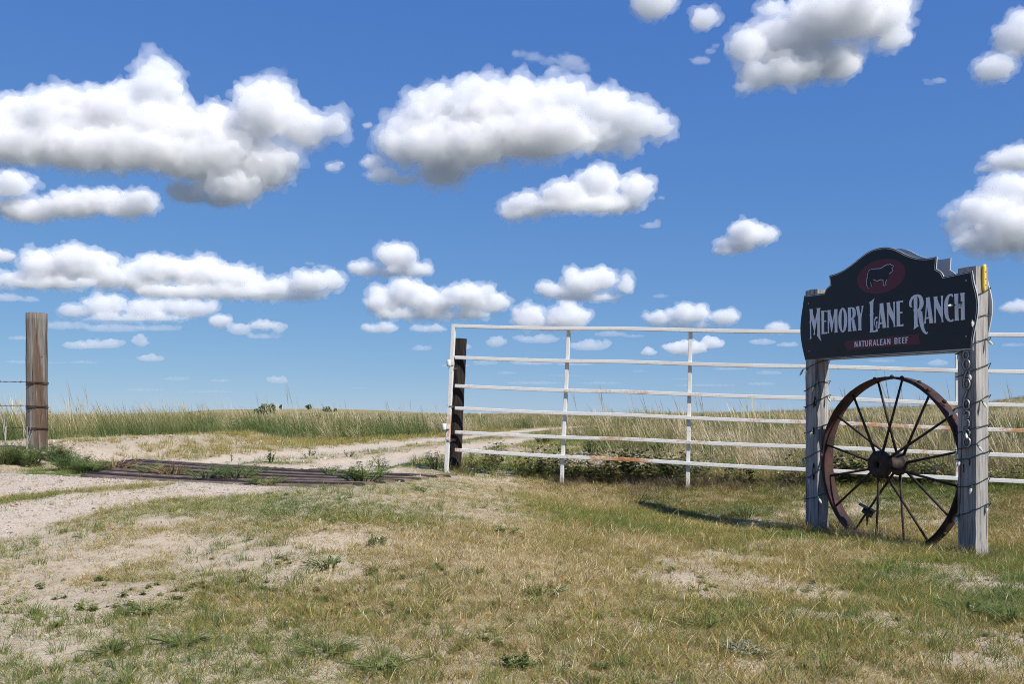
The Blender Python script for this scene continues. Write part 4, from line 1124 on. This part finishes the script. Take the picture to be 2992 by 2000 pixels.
kp = R.uniform(0, 1, n) < (.15 + .85 * sst(.42, .58, fbm(X * .9, Y * .9, 3, 68))) * sst(5.2, 3.4, X); X, Y = X[kp], Y[kp]; s = R.uniform(.22, .62, len(X)) * (.6 + .8 * fbm(X * 1.3, Y * 1.3, 2, 69))
n = 1600; Y2 = np.sqrt(R.uniform(12 ** 2, 40 ** 2, n)); X2 = R.uniform(-1, 1, n) * (.66 * Y2 + 1)
kp = R.uniform(0, 1, n) < tall_density(X2, Y2) * sst(.50, .62, fbm(X2 * .6 + 4, Y2 * .6, 3, 68)); X = np.concatenate([X, X2[kp]]); Y = np.concatenate([Y, Y2[kp]]); s = np.concatenate([s, R.uniform(.45, .85, kp.sum())]); n = len(X)
scatter('prairie_forbs', np.stack([X, Y, ground_z(X, Y)], 1), np.stack([R.normal(0, .1, n), R.normal(0, .1, n), R.uniform(0, 6.28, n)], 1), np.stack([s * 1.2, s * 1.2, s], 1), np.clip(R.normal(.52, .18, n), .15, .9), srcsF, 'dark green leafy forbs among the tall prairie grass', 'plants')
# lone seed stalks standing above the rest
srcs4 = []
for k in range(4):
    V, Fs, A = blades(5, 0.95 + .1 * k, 0.10, 0.14, 0.0055, R, 5, bias=(-0.20, 0.0), curl=0.8, seed=1.0, seed_w=3.2); srcs4.append(mesh_np('stalk_clump', V, Fs, A, M_TALL))
n = 900; Y = np.sqrt(R.uniform(10 ** 2, 34 ** 2, n)); X = R.uniform(-1, 1, n) * (.66 * Y + 1)
kp = R.uniform(0, 1, n) < tall_density(X, Y) * .8; X, Y = X[kp], Y[kp]; n = len(X); s = R.uniform(.6, 1.0, n)
scatter('seed_stalks', np.stack([X, Y, ground_z(X, Y)], 1), np.stack([R.normal(0, .08, n), R.normal(-.06, .08, n), R.normal(0, .4, n)], 1), np.stack([s, s, s], 1), R.uniform(.5, 1, n), srcs4, 'thin pale seed stalks rising above the prairie grass', 'grass')

# --- green herbs and coarse tufts growing through the dry turf
M_HERB = grass_material('herb_leaves', [(0.0, (0.115, 0.17, 0.042)), (0.5, (0.20, 0.225, 0.058)), (1.0, (0.34, 0.29, 0.095))], transl=0.38)
srcsH = []
for k in range(4):
    V, Fs, A = forb(.40, R, 60); srcsH.append(mesh_np('herb_clump', V * np.array([1.5, 1.5, .55]), Fs, A, M_HERB))
srcsG = []
for k in range(5):
    V, Fs, A = blades(20, .085 + .012 * k, .045, .75, .0042, R, 4, curl=.7); srcsG.append(mesh_np('green_tuft', V, Fs, A, M_HERB))
for nm, n0, th, src, lo, hi, lab in (('turf_herbs', 9000, .535, srcsH, .045, .12, 'small green leafy herbs creeping through the dry turf'), ('green_tufts', 17000, .495, srcsG, .32, .80, 'coarse green grass tufts scattered through the dry turf')):
    X = R.uniform(-6, 6, n0); Y = R.uniform(2.2, 8.6, n0); kp = np.abs(X) < .66 * Y + .5; X, Y = X[kp], Y[kp]
    u_, v_ = guard_uv(X, Y)
    dn = sst(th, th + .09, fbm(X * 1.5 + 3, Y * 1.5, 4, 111 + len(nm)) + .07 * sst(4.8, 3.2, Y)) * (1 - sst(.05, .5, drive_mask(X, Y))) * np.where((u_ > -.05) & (v_ > -.02) & (u_ < 1.2), 0, 1)
    kp = R.uniform(0, 1, len(X)) < dn * (.30 + .30 * sst(5.5, 3.5, Y)); X, Y = X[kp], Y[kp]; n = len(X); s = R.uniform(lo, hi, n)
    scatter(nm, np.stack([X, Y, ground_z(X, Y) - .002], 1), np.stack([R.normal(0, .15, n), R.normal(0, .15, n), R.uniform(0, 6.28, n)], 1), np.stack([s, s, s], 1), np.clip(R.normal(.45, .25, n), 0, 1), src, lab, 'plants')

# --- dead brush caught along the foot of the fence, and round the sign posts
srcs5 = []
for k in range(6):
    V, Fs, A = blades(46, 0.24, 0.13, 1.1, 0.0036, R, 3, curl=.3); srcs5.append(mesh_np('brush_clump', V, Fs, A, M_BRUSH))
n = 150; t = R.uniform(-.02, 1.0, n); A_ = gate_pt(1345, 1380, 1440); B_ = gate_pt(3250, 1380, 1440)
X = A_.x + (B_.x - A_.x) * t + R.normal(0, .03, n); Y = A_.y + (B_.y - A_.y) * t + np.abs(R.normal(0, .13, n)) * np.where(R.uniform(0, 1, n) < .3, -1, 1)
s = R.uniform(.35, .9, n) * (.25 + .85 * sst(.35, .65, vnoise(X * 1.7, Y, 5)))
ex = [SP(SPAN * q + R.normal(0, .05), 0, R.normal(.0, .07)) for q in ([.02] * 16 + [.97] * 14 + list(R.uniform(.05, .95, 26)))]
X = np.concatenate([X, [p.x for p in ex]]); Y = np.concatenate([Y, [p.y for p in ex]]); s = np.concatenate([s, R.uniform(.25, .7, len(ex))]); n = len(X)
scatter('dead_brush', np.stack([X, Y, ground_z(X, Y) - .01], 1), np.stack([R.normal(0, .2, n), R.normal(0, .2, n), R.uniform(0, 6.28, n)], 1), np.stack([s, s, s], 1), R.uniform(0, .8, n), srcs5, 'dark dead brush and twigs along the foot of the white fence', 'brush')

# --- gravel
def stone_mesh(k):
    bm = bmesh.new(); bmesh.ops.create_icosphere(bm, subdivisions=1, radius=1.0); rg = random.Random(k)
    for v in bm.verts: v.co = Vector((v.co.x * 1.2, v.co.y * rg.uniform(.7, 1), v.co.z * .6)) * rg.uniform(.75, 1.15)
    me = bpy.data.meshes.new('stone'); bm.to_mesh(me); bm.free(); return me
mst, Ns, ps = new_mat('gravel_stone'); setp(Ns, ps, ramp(Ns, attr(Ns, 'tint', 'INSTANCER'), [(0, (.15, .13, .115)), (.25, (.31, .26, .215)), (.6, (.41, .355, .305)), (.85, (.47, .425, .38)), (1, (.32, .19, .135))]), .85, 0, .25)
st = [stone_mesh(k) for k in range(6)]
for q in st: q.materials.append(mst)
N0 = 60000; X = R.uniform(-8, 2, N0); Y = R.uniform(3.0, 9.0, N0); kp = (np.abs(X) < .66 * Y + .5); X, Y = X[kp], Y[kp]
kp = R.uniform(0, 1, len(X)) < np.clip(drive_mask(X, Y) * .62 + .03, 0, 1); X, Y = X[kp], Y[kp]; n = len(X)
s = .0035 + .0085 * R.uniform(0, 1, n) ** 4 + .012 * (R.uniform(0, 1, n) < .012)
scatter('gravel_stones', np.stack([X, Y, ground_z(X, Y) + s * .15], 1), R.uniform(0, 6.28, (n, 3)) * np.array([.06, .06, 1]), np.stack([s, s, s], 1), R.uniform(0, 1, n), st, 'loose pale gravel stones on the drive', 'gravel')
# crumbs of soil and sand clods in the turf
N0 = 34000; X = R.uniform(-7, 6, N0); Y = R.uniform(2.0, 17.0, N0); kp = (np.abs(X) < .66 * Y + .5) & (drive_mask(X, Y) < .4) & (track_mask(X, Y) < .3); X, Y = X[kp], Y[kp]
kp = R.uniform(0, 1, len(X)) < sst(.42, .62, fbm(X * 1.6, Y * 1.6, 3, 88)); X, Y = X[kp], Y[kp]; n = len(X)
mcl, Nc, pc_ = new_mat('sand_clod'); setp(Nc, pc_, ramp(Nc, attr(Nc, 'tint', 'INSTANCER'), [(0, (.26, .21, .157)), (.6, (.37, .31, .24)), (1, (.44, .38, .305))]), .95, 0, .1)
cl = [stone_mesh(40 + k) for k in range(5)]
for q in cl: q.materials.append(mcl)
s = (.004 + .012 * R.uniform(0, 1, n) ** 3) * (1 + 1.6 * sst(8.5, 11, Y))
scatter('soil_clods', np.stack([X, Y, ground_z(X, Y)], 1), R.uniform(0, 6.28, (n, 3)), np.stack([s, s, s * .8], 1), R.uniform(0, 1, n), cl, 'small clods of sandy soil among the short grass', 'soil')

# ------------------------------------------------------------------ single weeds and bushes
M_LEAF = leaf_material('weed_leaf', (0.10, 0.165, 0.035), (0.20, 0.26, 0.06))
M_LEAF2 = leaf_material('blue_green_leaf', (0.09, 0.15, 0.04), (0.18, 0.24, 0.075))
M_LEAF3 = leaf_material('yellow_green_leaf', (0.12, 0.16, 0.03), (0.20, 0.235, 0.055))
M_SAGE = leaf_material('sage_leaf', (0.28, 0.31, 0.27), (0.40, 0.43, 0.38), .15)
M_STEM = plain_material('weed_stem', (0.10, 0.12, 0.045), .8)
M_TWIG = plain_material('bleached_twig', (0.34, 0.315, 0.28), .85)
M_DRYW = leaf_material('dry_weed', (0.22, 0.14, 0.07), (0.33, 0.23, 0.12), .1)
M_PURPLE = leaf_material('purple_petals', (0.20, 0.09, 0.36), (0.30, 0.17, 0.48))
def leaf(m, p, d, up, ln, wd, lobes=0):
    """a folded leaf blade from p along d"""
    d = d.normalized(); sd = d.cross(up)
    sd = sd.normalized() if sd.length > 1e-4 else Vector((1, 0, 0)); u2 = sd.cross(d)
    if lobes == 0:
        m.add([p, p + d * ln * .45 + sd * wd * .5 + u2 * wd * .15, p + d * ln - u2 * ln * .12, p + d * ln * .45 - sd * wd * .5 + u2 * wd * .15, p + d * ln * .5], [(0, 1, 4), (1, 2, 4), (2, 3, 4), (3, 0, 4)])
    else:
        for k in range(lobes):
            q = p + d * ln * ((k + .3) / lobes) - u2 * ln * .15 * ((k + .3) / lobes) ** 2; l2 = wd * (1 - .55 * abs((k + .5) / lobes - .45))
            for sg in (-1, 1):
                e = (sd * sg + d * .55).normalized()
                m.add([q - d * ln * .05, q + e * l2 * .6 + d * ln * .05, q + e * l2, q + e * l2 * .5 - d * ln * .05], [(0, 1, 2, 3)])
        q = p + d * ln * .85 - u2 * ln * .12
        m.add([q, q + sd * wd * .2 + d * ln * .08, q + d * ln * .22, q - sd * wd * .2 + d * ln * .08], [(0, 1, 2, 3)])
def weed(name, loc, h, spread, stems, nleaf, ln, wd, lobes, mat, label, cat, seedv, group=None, upright=.5, stem_mat=None):
    rg = random.Random(seedv); loc = Vector(loc)
    root = empty(name, loc, label, cat, group); ms = MB(); ml = MB()
    for k in range(stems):
        a = rg.uniform(0, 6.283); out = Vector((math.cos(a), math.sin(a), 0)); rr = spread * math.sqrt(rg.random())
        hh = h * rg.uniform(.5, 1.0) * (1 - .35 * rr / max(spread, .01)); b = loc + out * rr * .25
        tip = loc + out * rr + UP * hh; mid = b.lerp(tip, .5) + UP * hh * .18 * (1 - upright)
        pts = [b - UP * .02, b.lerp(mid, .6), mid, mid.lerp(tip, .5), tip]
        ms.tube(pts, [.004 + h * .006, .0035 + h * .004, .003 + h * .002, .002, .001], 4, cap=False)
        for j in range(nleaf):
            t = .15 + .85 * (j + rg.random()) / nleaf; i = min(int(t * 4), 3); p = pts[i].lerp(pts[i + 1], t * 4 - i)
            az = rg.uniform(0, 6.283); d = Vector((math.cos(az), math.sin(az), rg.uniform(-.1, .9))) + out * .35
            leaf(ml, p, d, UP, ln * rg.uniform(.6, 1.1) * (1.1 - .45 * t), wd * rg.uniform(.7, 1.1) * (1.1 - .45 * t), lobes)
    ms.build('stem', stem_mat or M_STEM, root); ml.build('foliage', mat, root)
    return root
G_W = 'leafy weeds along the cattle guard and fence'
# bushy weeds at the foot of the grey post
for i, (px, py, h, sp, lab) in enumerate((
    (20, 1352, .30, .26, 'dense dark green weed at the far left edge, left of the grey post'),
    (85, 1362, .30, .24, 'dark green bushy weed directly in front of the grey post'),
    (160, 1352, .28, .24, 'dark green bushy weed just right of the grey post'),
    (205, 1376, .25, .26, 'sprawling green weed between the grey post and the cattle guard'),
    (262, 1384, .17, .22, 'low green weed touching the near left end of the cattle guard'))):
    weed('bushy_weed', gp(px, py), h, sp, 38, 13, .075, .045, 3, M_LEAF2, lab, 'weed', 100 + i, 'bushy weeds at the foot of the grey post')
def gpp(px, py, z):
    s = (py - HY) / (EYE - z); return Vector(((px - CX) / s, F / s, z))
for i, (px, py, z, h, sp, st_, nl, ln, wd, lo, mt, lab) in enumerate((
    (1228, 1398, None, .30, .22, 16, 10, .16, .07, 4, M_LEAF, 'large lobed thistle-like weed left of the white fence end'),
    (1270, 1372, None, .27, .12, 9, 9, .11, .05, 4, M_LEAF2, 'upright pale green weed leaning on the tarred post'),
    (1060, 1412, .33, .22, .28, 22, 10, .10, .05, 4, M_LEAF, 'broad leafy weed growing up through the right half of the cattle guard'),
    (1105, 1392, .33, .24, .10, 6, 8, .12, .05, 4, M_LEAF3, 'small upright weed with long leaves on the right half of the cattle guard'),
    (960, 1385, .33, .10, .17, 10, 9, .07, .04, 3, M_LEAF, 'low sprig of weed between the pipes right of the centre'),
    (690, 1400, .33, .20, .34, 40, 13, .06, .035, 3, M_LEAF2, 'wide dense green weed covering the middle of the cattle guard'),
    (600, 1402, .33, .15, .26, 22, 12, .055, .035, 3, M_LEAF2, 'low green weed left of the dense clump on the cattle guard'),
    (445, 1386, .33, .14, .26, 24, 11, .06, .035, 3, M_LEAF, 'green creeping weed on the left half of the cattle guard'),
    (780, 1420, .33, .10, .25, 20, 11, .06, .03, 3, M_LEAF3, 'yellow-green weed on the near edge of the cattle guard'),
    (792, 1352, None, .19, .08, 8, 7, .06, .04, 0, M_LEAF, 'small round weed at the far edge of the cattle guard, in the wheel track'),
    (678, 1350, None, .15, .03, 3, 5, .06, .02, 0, M_LEAF3, 'single upright sprout at the far edge of the cattle guard'),
    (905, 1338, None, .17, .14, 8, 8, .05, .03, 0, M_LEAF2, 'flowering weed on the crown of the two-track road'),
    (1020, 1336, None, .13, .10, 7, 6, .05, .025, 0, M_LEAF, 'small weed on the crown of the road, right of the flowering one'),
    (1235, 1440, None, .08, .13, 9, 8, .05, .025, 3, M_LEAF3, 'tiny weed in the turf in front of the large lobed weed'),
    (860, 1268, None, .30, .5, 20, 9, .10, .06, 0, M_LEAF, 'green bush in the tall grass above the sandy bank'),
    (1590, 1300, None, .36, .28, 26, 12, .07, .035, 0, M_LEAF, 'leafy green weed behind the first upright of the white fence'),
    (1740, 1330, None, .32, .30, 26, 12, .07, .035, 0, M_LEAF2, 'leafy weed behind the fence, midway between its first two uprights'),
    (1930, 1345, None, .42, .24, 22, 12, .085, .04, 0, M_LEAF, 'tall dark leafy weed just left of the second fence upright'),
    (2075, 1345, None, .42, .26, 24, 12, .08, .04, 0, M_LEAF2, 'leafy grey-green weed just right of the second fence upright'),
    (2310, 1340, None, .55, .16, 14, 16, .05, .012, 0, M_LEAF3, 'feathery bright green weed behind the fence beside the far sign post'),
    (1690, 1395, None, .13, .22, 16, 9, .06, .03, 3, M_LEAF, 'low green weed in front of the fence by its first upright'),
    (2180, 1512, None, .16, .22, 26, 6, .13, .008, 0, M_LEAF, 'bright green grassy tuft in the shadow of the sign'),
    )):
    p = gp(px, py) if z is None else gpp(px, py, z)
    weed('leafy_weed', p, h, sp, st_, nl, ln, wd, lo, mt, lab, 'weed', 200 + i, G_W)
G_F = 'low plants of the foreground turf'
for i, (px, py, h, sp, st_, nl, ln, wd, lo, mt, lab) in enumerate((
    (1110, 1950, .05, .17, 24, 8, .035, .018, 3, M_LEAF, 'low ferny green mat of weed at the bottom edge, left of centre'),
    (960, 1905, .05, .15, 22, 8, .035, .018, 3, M_LEAF, 'low blue-green mat of weed above the bottom edge, left of centre'),
    (540, 1880, .05, .15, 20, 8, .035, .018, 3, M_LEAF, 'creeping green weed in the sandy lower left'),
    (330, 1905, .05, .13, 16, 8, .035, .018, 3, M_LEAF3, 'small yellow-green weed near the lower left corner'),
    (2960, 1820, .09, .16, 26, 8, .04, .022, 3, M_LEAF, 'dark green leafy weed at the right edge, lower corner'),
    (2830, 1790, .07, .16, 22, 8, .04, .02, 3, M_LEAF, 'green leafy weed left of the dark one at the right edge'),
    (1515, 1955, .06, .07, 14, 8, .03, .02, 0, M_LEAF3, 'bright yellow-green tuft at the bottom edge near the centre'),
    (2170, 1905, .035, .11, 34, 7, .03, .008, 0, M_SAGE, 'silvery grey sage-like plant low in the turf'),
    (1100, 1590, .06, .10, 12, 6, .05, .010, 0, M_LEAF3, 'dark green spiky tuft at the edge of the bare gravel'),
    (960, 1655, .06, .14, 14, 6, .05, .010, 0, M_LEAF3, 'spreading green tuft in the bare sand left of centre'),
    (1580, 1745, .07, .16, 16, 5, .09, .01, 0, M_LEAF3, 'wide-bladed green tuft in the middle of the turf'),
    (2060, 1830, .06, .14, 14, 5, .08, .009, 0, M_LEAF, 'wide-bladed green tuft left of the silvery plant'),
    (430, 1790, .05, .13, 16, 7, .03, .016, 3, M_LEAF, 'feathery weed on the sandy slope at the left'),
    (1480, 1560, .06, .09, 10, 6, .05, .02, 0, M_LEAF3, 'yellowish leafy sprig in the turf below the fence end'))):
    weed('turf_weed', gp(px, py), h, sp, st_, nl, ln, wd, lo, mt, lab, 'weed', 300 + i, G_F)
# dry brown weeds by the left end of the guard
weed('dry_weed', gp(330, 1375), .20, .42, 60, 8, .04, .006, 0, M_DRYW, 'brown dried-up weed sprawling over the left end of the cattle guard', 'weed', 401, stem_mat=M_DRYW)
weed('dry_weed', gpp(505, 1388, .34), .15, .30, 40, 7, .04, .006, 0, M_DRYW, 'grey-brown dried weed in the middle left of the cattle guard', 'weed', 402, stem_mat=M_DRYW)
# purple flower spikes behind the wheel
for i, (px, py, lab) in enumerate(((2503, 1232, 'purple flower spike seen through the upper left of the wheel'), (2577, 1240, 'purple flower spike seen through the wheel above the hub'), (2655, 1236, 'purple flower spike seen through the upper right of the wheel'))):
    top = pxs(px, py - 12, F / (11.6 + .5 * i)); b = Vector((top.x + .05, top.y, gz(top.x, top.y)))
    rt = empty('wildflower', b, lab, 'flower', 'purple wildflowers behind the wheel')
    m = MB(); m.tube([b, b.lerp(top, .5) + Vector((.01, 0, 0)), top], [.005, .004, .002], 5); m.build('stem', M_STEM, rt)
    m = MB(); rg = random.Random(i)
    for k in range(60):
        z = rg.uniform(0, .16); a = rg.uniform(0, 6.28); leaf(m, top - UP * z, Vector((math.cos(a), math.sin(a), .5)), UP, .03, .018)
    m.build('petals', M_PURPLE, rt)
# bleached dead stalks beside the grey post
for k, (base, tips, lab) in enumerate((((16, 1287), [(0, 1190), (24, 1215), (5, 1132), (-8, 1170)], 'bleached dead stalk at the left edge of the picture'),
                                       ((79, 1290), [(60, 1180), (28, 1138), (98, 1255), (88, 1235), (50, 1160)], 'bleached forked dead twig against the grey post'))):
    b = pxs(base[0], base[1], 262); b.z = gz(b.x, b.y); m = MB(); rg = random.Random(k)
    for j, t in enumerate(tips):
        e = pxs(t[0], t[1], 262); f0 = b.lerp(e, .35 if j else .0); f0 = Vector((b.x + (f0.x - b.x) * .4, f0.y, f0.z)) if j else b
        m.tube([f0, f0.lerp(e, .35) + Vector((rg.uniform(-.02, .02), 0, 0)), f0.lerp(e, .7) + Vector((rg.uniform(-.02, .02), 0, 0)), e], [.0036, .0028, .0018, .0008], 5)
    m.tube([b, Vector((b.x, b.y, b.z + .28))], [.005, .0045], 6)
    o = m.build('dead_stalk', M_TWIG, None); tag(o, lab, 'twig', 'bleached dead stalks by the grey post')

# ------------------------------------------------------------------ far trees and shrubs
M_BARK = plain_material('bark', (0.08, 0.06, 0.045), .9)
M_CROWN = leaf_material('far_foliage', (0.030, 0.055, 0.025), (0.075, 0.11, 0.045), .15)
M_CROWN2 = leaf_material('pale_far_foliage', (0.07, 0.10, 0.035), (0.14, 0.17, 0.06), .2)
def tree(name, px, row_top, row_foot, half_px, dist, label, seedv, mat, trunk=True, blobs=None, group=None, cat='tree'):
    rg = random.Random(seedv); y = dist; x = (px - CX) / F * y; s = F / y
    zt = EYE + (HY - row_top) / s; zf = min(gz(x, y), EYE + (HY - row_foot) / s); hw = half_px / s; b = Vector((x, y, zf))
    root = empty(name, b, label, cat, group); H = zt - zf
    if trunk:
        m = MB(); m.tube([b - UP * .3, b + UP * H * .3 + Vector((hw * .05, 0, 0)), b + UP * H * .7], [H * .05, H * .04, H * .015], 7)
        for k in range(4):
            a = rg.uniform(0, 6.28); m.tube([b + UP * H * .3, b + UP * H * .65 + Vector((math.cos(a), math.sin(a), 0)) * hw * .6], [H * .025, H * .008], 5)
        m.build('trunk', M_BARK, root)
    m = MB(); lo = .35 if trunk else .0; bl = []
    for k in range(blobs or 14):
        a = rg.uniform(0, 6.28); q = rg.random() ** .6; zz = rg.uniform(lo, .92)
        rr = hw * (.85 if zz < .7 else .6) * q; bl.append((b + Vector((math.cos(a) * rr, math.sin(a) * rr, H * zz)), hw * rg.uniform(.22, .42)))
    ls = max(.12, hw * .11)
    for c, r in bl:
        for k in range(60):
            d = Vector((rg.gauss(0, 1), rg.gauss(0, 1), rg.gauss(0, .8))).normalized() * r * rg.uniform(.55, 1.0)
            u = Vector((rg.gauss(0, 1), rg.gauss(0, 1), rg.gauss(0, 1))).normalized(); v = u.orthogonal().normalized(); p = c + d
            m.add([p - u * ls, p + v * ls * .7, p + u * ls, p - v * ls * .7], [(0, 1, 2, 3)])
    m.build('crown', mat, root)
tree('bush_tree', 780, 1184, 1212, 34, 150, 'wide pale green bush in the grass, nearest of the far trees', 1, M_CROWN2, False, 18)
tree('bush_tree', 752, 1189, 1212, 15, 146, 'small dark bush at the left of the wide pale bush', 2, M_CROWN, False, 8)
tree('far_tree', 822, 1183, 1203, 9, 400, 'tiny lone round tree on the ridge, left of the others', 3, M_CROWN, True, 8)
tree('far_tree', 900, 1184, 1202, 12, 330, 'dark rounded tree alone on the middle of the ridge', 4, M_CROWN, True, 12)
tree('far_tree', 955, 1191, 1210, 16, 300, 'broad dark tree, left one of the pair at the ridge end', 5, M_CROWN, False, 14)
tree('far_tree', 978, 1192, 1210, 9, 305, 'narrow dark tree, right one of the pair at the ridge end', 6, M_CROWN, False, 9)
tree('far_tree', 912, 1206, 1216, 8, 220, 'low dark shrub below the lone rounded tree', 7, M_CROWN, False, 6, cat='shrub')
for i, (px, rt, rf, hw, d, lab) in enumerate(((2710, 1182, 1190, 9, 175, 'dark low shrub on the hill just left of the near sign post'), (2780, 1192, 1200, 4, 150, 'small shrub on the hill slope beside the near sign post'), (2935, 1169, 1174, 8, 185, 'low shrubs on the hill crest right of the sign'),
                                     (2954, 1194, 1206, 5, 120, 'dark round shrub on the slope right of the sign'), (2986, 1163, 1168, 4, 190, 'tiny shrub on the hill crest at the right edge'), (2545, 1193, 1198, 4, 180, 'tiny shrub on the hill seen through the wheel'))):
    tree('hill_shrub', px, rt, rf, hw, d, lab, 20 + i, M_CROWN, False, 7, 'shrubs on the right-hand hill', 'shrub')
